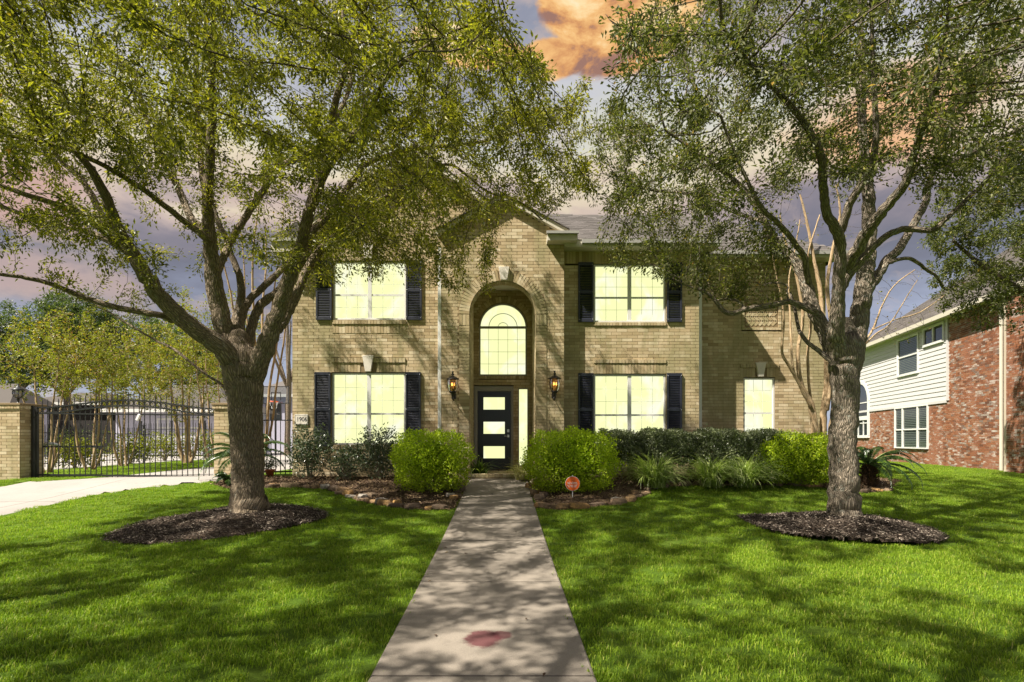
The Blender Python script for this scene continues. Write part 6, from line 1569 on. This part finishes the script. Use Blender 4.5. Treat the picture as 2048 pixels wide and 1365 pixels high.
cycad('sago palm spreading behind the left oak trunk by the gate', at(492, 12.9), 12.9, 22, 1.25, .55, M['sago_leaf'], 5, .17)
cycad('low dark sago pup at the left foot of the left oak', at(458, 12.1), 12.1, 14, .45, .12, M['sago_leaf'], 8, .1, base_r=.06)
pt = thing('flower_pot', 'orange terracotta pot half hidden beside the iron fence panel', 'pot', (at(540, 13.4), 13.4, float(G(-5.7, 13.4)) + .03))
m = MB(); m.lathe((0, 0, 0), [(.1, 0), (.15, .2), (.17, .2), (.17, .25), (.15, .25), (.14, .2)], 18); m.build('pot', M['terracotta'], pt, True); pt.scale = (.7, .7, .7)
leaf_mesh('leaves', rng.normal(0, .12, (400, 3)) + [0, 0, .42], rng.normal(0, 1, (400, 3)), rng.normal(0, 1, (400, 3)), .06, .04, M['dark_leaf'], pt, rng.random(400))

# ------------------------------------------------------------------ edging stones
def stone_mesh(seed):
    r_ = np.random.default_rng(seed); n = 9
    a = np.sort(r_.uniform(0, 2 * np.pi, n)) ; a = np.linspace(0, 2 * np.pi, n, endpoint=False) + r_.normal(0, .12, n)
    rr = 1 + r_.normal(0, .14, n); vs_ = []
    for z, k in ((0, .92), (.35, 1.04), (.8, .98), (1, .8)):
        for i in range(n): vs_.append((math.cos(a[i]) * rr[i] * k * .5, math.sin(a[i]) * rr[i] * k * .5, z + r_.normal(0, .05)))
    fs_ = [(l * n + i, l * n + (i + 1) % n, (l + 1) * n + (i + 1) % n, (l + 1) * n + i) for l in range(3) for i in range(n)] + [tuple(3 * n + i for i in range(n))]
    m = MB(); m.add(vs_, fs_, 0); o = m.build('stone', M['stone']); me = o.data; bpy.data.objects.remove(o); return me
SM = [stone_mesh(i) for i in range(9)]
def edging(label, path, gap, extra=()):
    t = thing('stone_edging', label, 'stone border'); path = np.array(path); L = np.concatenate([[0], np.cumsum(np.linalg.norm(np.diff(path, axis=0), axis=1))]); s = .1
    base = (*path[0], float(G(*path[0]))); items = []
    while s < L[-1]:
        x, y = np.interp(s, L, path[:, 0]), np.interp(s, L, path[:, 1]); x2, y2 = np.interp(s + .1, L, path[:, 0]), np.interp(s + .1, L, path[:, 1])
        ln = random.uniform(.2, .42); items.append((x + random.uniform(-.03, .03), y + random.uniform(.0, .1), math.atan2(y2 - y, x2 - x) + random.uniform(-.25, .25), ln, random.uniform(.14, .24), random.uniform(.06, .12)))
        if random.random() < .4: items.append((x + random.uniform(-.1, .1), y + random.uniform(.12, .22), random.uniform(0, 3), ln * .8, .16, random.uniform(.09, .15)))
        s += ln * random.uniform(.85, 1.15) + gap
    for it in list(items) + list(extra):
        x, y, a, l, w_, h = it; o = bpy.data.objects.new('stone', random.choice(SM)); C.objects.link(o); o.parent = t
        o.location = (x, y, float(G(x, y)) - .01); o.rotation_euler = (random.uniform(-.12, .12), random.uniform(-.12, .12), a); o.scale = (l, w_, h)
    settle(t, base); return t
pe = PG(785, 1000)
edging('low border of rough brown stones round the bed left of the walk', edgeL[6:], .02, [(pe[0], pe[1], .5, .62, .24, .07), (pe[0] - .45, pe[1] + .1, .2, .35, .25, .12)])
edging('low border of rough orange and grey stones round the bed right of the walk', edgeR, .03)
wl_ = [np.array([walk_c(y) - WW - .12, y]) for y in np.arange(10.4, 12.6, .2)]; wr_ = [np.array([walk_c(y) + WW + .12, y]) for y in np.arange(10.4, 12.6, .2)]
edging('row of small stones along the left side of the walk near the step', wl_, .04); edging('row of small stones along the right side of the walk near the step', wr_, .04)

# ------------------------------------------------------------------ mulch chips, litter
def chips(name, poly, n, hf, mat, L, W_, label):
    x = rng.uniform(poly[:, 0].min() - .1, poly[:, 0].max() + .1, n); y = rng.uniform(poly[:, 1].min() - .1, poly[:, 1].max() + .1, n); ins = inpoly(x, y, poly); d = edgedist(x, y, poly)
    ok = ins | (d < .05); x, y, d = x[ok], y[ok], np.where(ins[ok], d[ok], 0); z = hf(x, y, d) + rng.uniform(0, .014, len(x))
    dr_ = rng.normal(0, 1, (len(x), 3)); dr_[:, 2] *= .22; nm = rng.normal(0, .3, (len(x), 3)) + [0, 0, 1]
    o = leaf_mesh(name, np.stack([x, y, z], 1), dr_, nm, L * rng.uniform(.5, 1.5, len(x)), W_, mat, None, rng.random(len(x)), curl=0)
    stuff(o); o['label'] = label; o['category'] = 'mulch'
chips('bark_chips', ringL, 26000, mound(.13, TL[0], TL[1] - .1, .8), M['chip'], .045, .014, 'dark shredded bark around the left oak')
chips('bark_chips', ringR, 26000, mound(.2, TR[0], TR[1] - .1, .8), M['chip'], .045, .014, 'dark shredded bark around the right oak')
chips('leaf_litter', bedL, 26000, bedh, M['litter'], .05, .02, 'brown mulch and dead leaves in the bed left of the walk')
chips('leaf_litter', bedR, 30000, bedh, M['litter'], .05, .02, 'brown mulch and dead leaves in the bed right of the walk')
# a few fallen leaves on the walk
n = 26; yy = rng.uniform(3, 12.5, n); xx_ = walk_c(yy) + rng.uniform(-.65, .65, n)
o = leaf_mesh('fallen_leaves', np.stack([xx_, yy, G(0, yy) + .045], 1), rng.normal(0, 1, (n, 3)) * [1, 1, .05], np.tile([0, 0, 1.], (n, 1)), .05, .02, M['litter'], None, rng.random(n)); stuff(o)
o['label'] = 'few dry oak leaves scattered on the concrete walk'; o['category'] = 'leaves'
# ------------------------------------------------------------------ yard sign
sp = PG(1145, 1003); Ys = sp[1]; sg = thing('yard_sign', 'round orange security sign on a thin white stake before the shrub', 'sign', (sp[0], Ys, float(G(*sp))))
zc = CAMZ + (HY - 967.5) * Ys / F_PX - float(G(*sp)); rs_ = 14.6 * Ys / F_PX
m = MB(); m.box(-.008, .008, .0, .01, -.05, zc + rs_ + .02); m.build('stake', M['signwhite'], sg)
m = MB(); m.prism([(rs_ * math.cos(2 * math.pi * k / 40), zc + rs_ * math.sin(2 * math.pi * k / 40)) for k in range(40)], -.012, -.002); m.build('disc', M['signwhite'], sg)
m = MB(); m.prism([((rs_ - .006) * math.cos(2 * math.pi * k / 40), zc + (rs_ - .006) * math.sin(2 * math.pi * k / 40)) for k in range(40)], -.016, -.0125); m.build('face', M['orange'], sg)
text_mesh('lettering', 'vivint.', .085, M['signwhite'], sg, (0.0, -.018, zc + .012))
for k, (zz_, w_) in enumerate(((-.035, .2), (-.06, .17))): m = MB(); [m.box(-w_ / 2 + i * w_ / 14, -w_ / 2 + (i + .7) * w_ / 14, -.018, -.0165, zc + zz_ - .007, zc + zz_ + .005) for i in range(14) if i % 5 != 3]; m.build('small_print', M['signwhite'], sg)
# ------------------------------------------------------------------ distant trees along the horizon
n = 26000; xx_ = rng.uniform(-150, 150, n); hh = 3.2 + 1.3 * np.sin(xx_ * .21) + .9 * np.sin(xx_ * .53 + 1) + .5 * np.sin(xx_ * 1.3)
yy_ = 88 + 5 * np.sin(xx_ * .05) + rng.uniform(-2.5, 2.5, n); zz_ = .6 + hh * np.sqrt(rng.random(n)) * np.clip(1 - ((yy_ - 88 - 5 * np.sin(xx_ * .05)) / 4) ** 2, .3, 1)
o = leaf_mesh('distant_woodland', np.stack([xx_, yy_, zz_], 1), rng.normal(0, 1, (n, 3)), rng.normal(0, 1, (n, 3)) + [0, -.5, .6], .75 * rng.uniform(.6, 1.4, n), .5, M['far_leaf'], None, rng.random(n) * .9)
stuff(o); o['label'] = 'far off low line of trees along the horizon'; o['category'] = 'woodland'
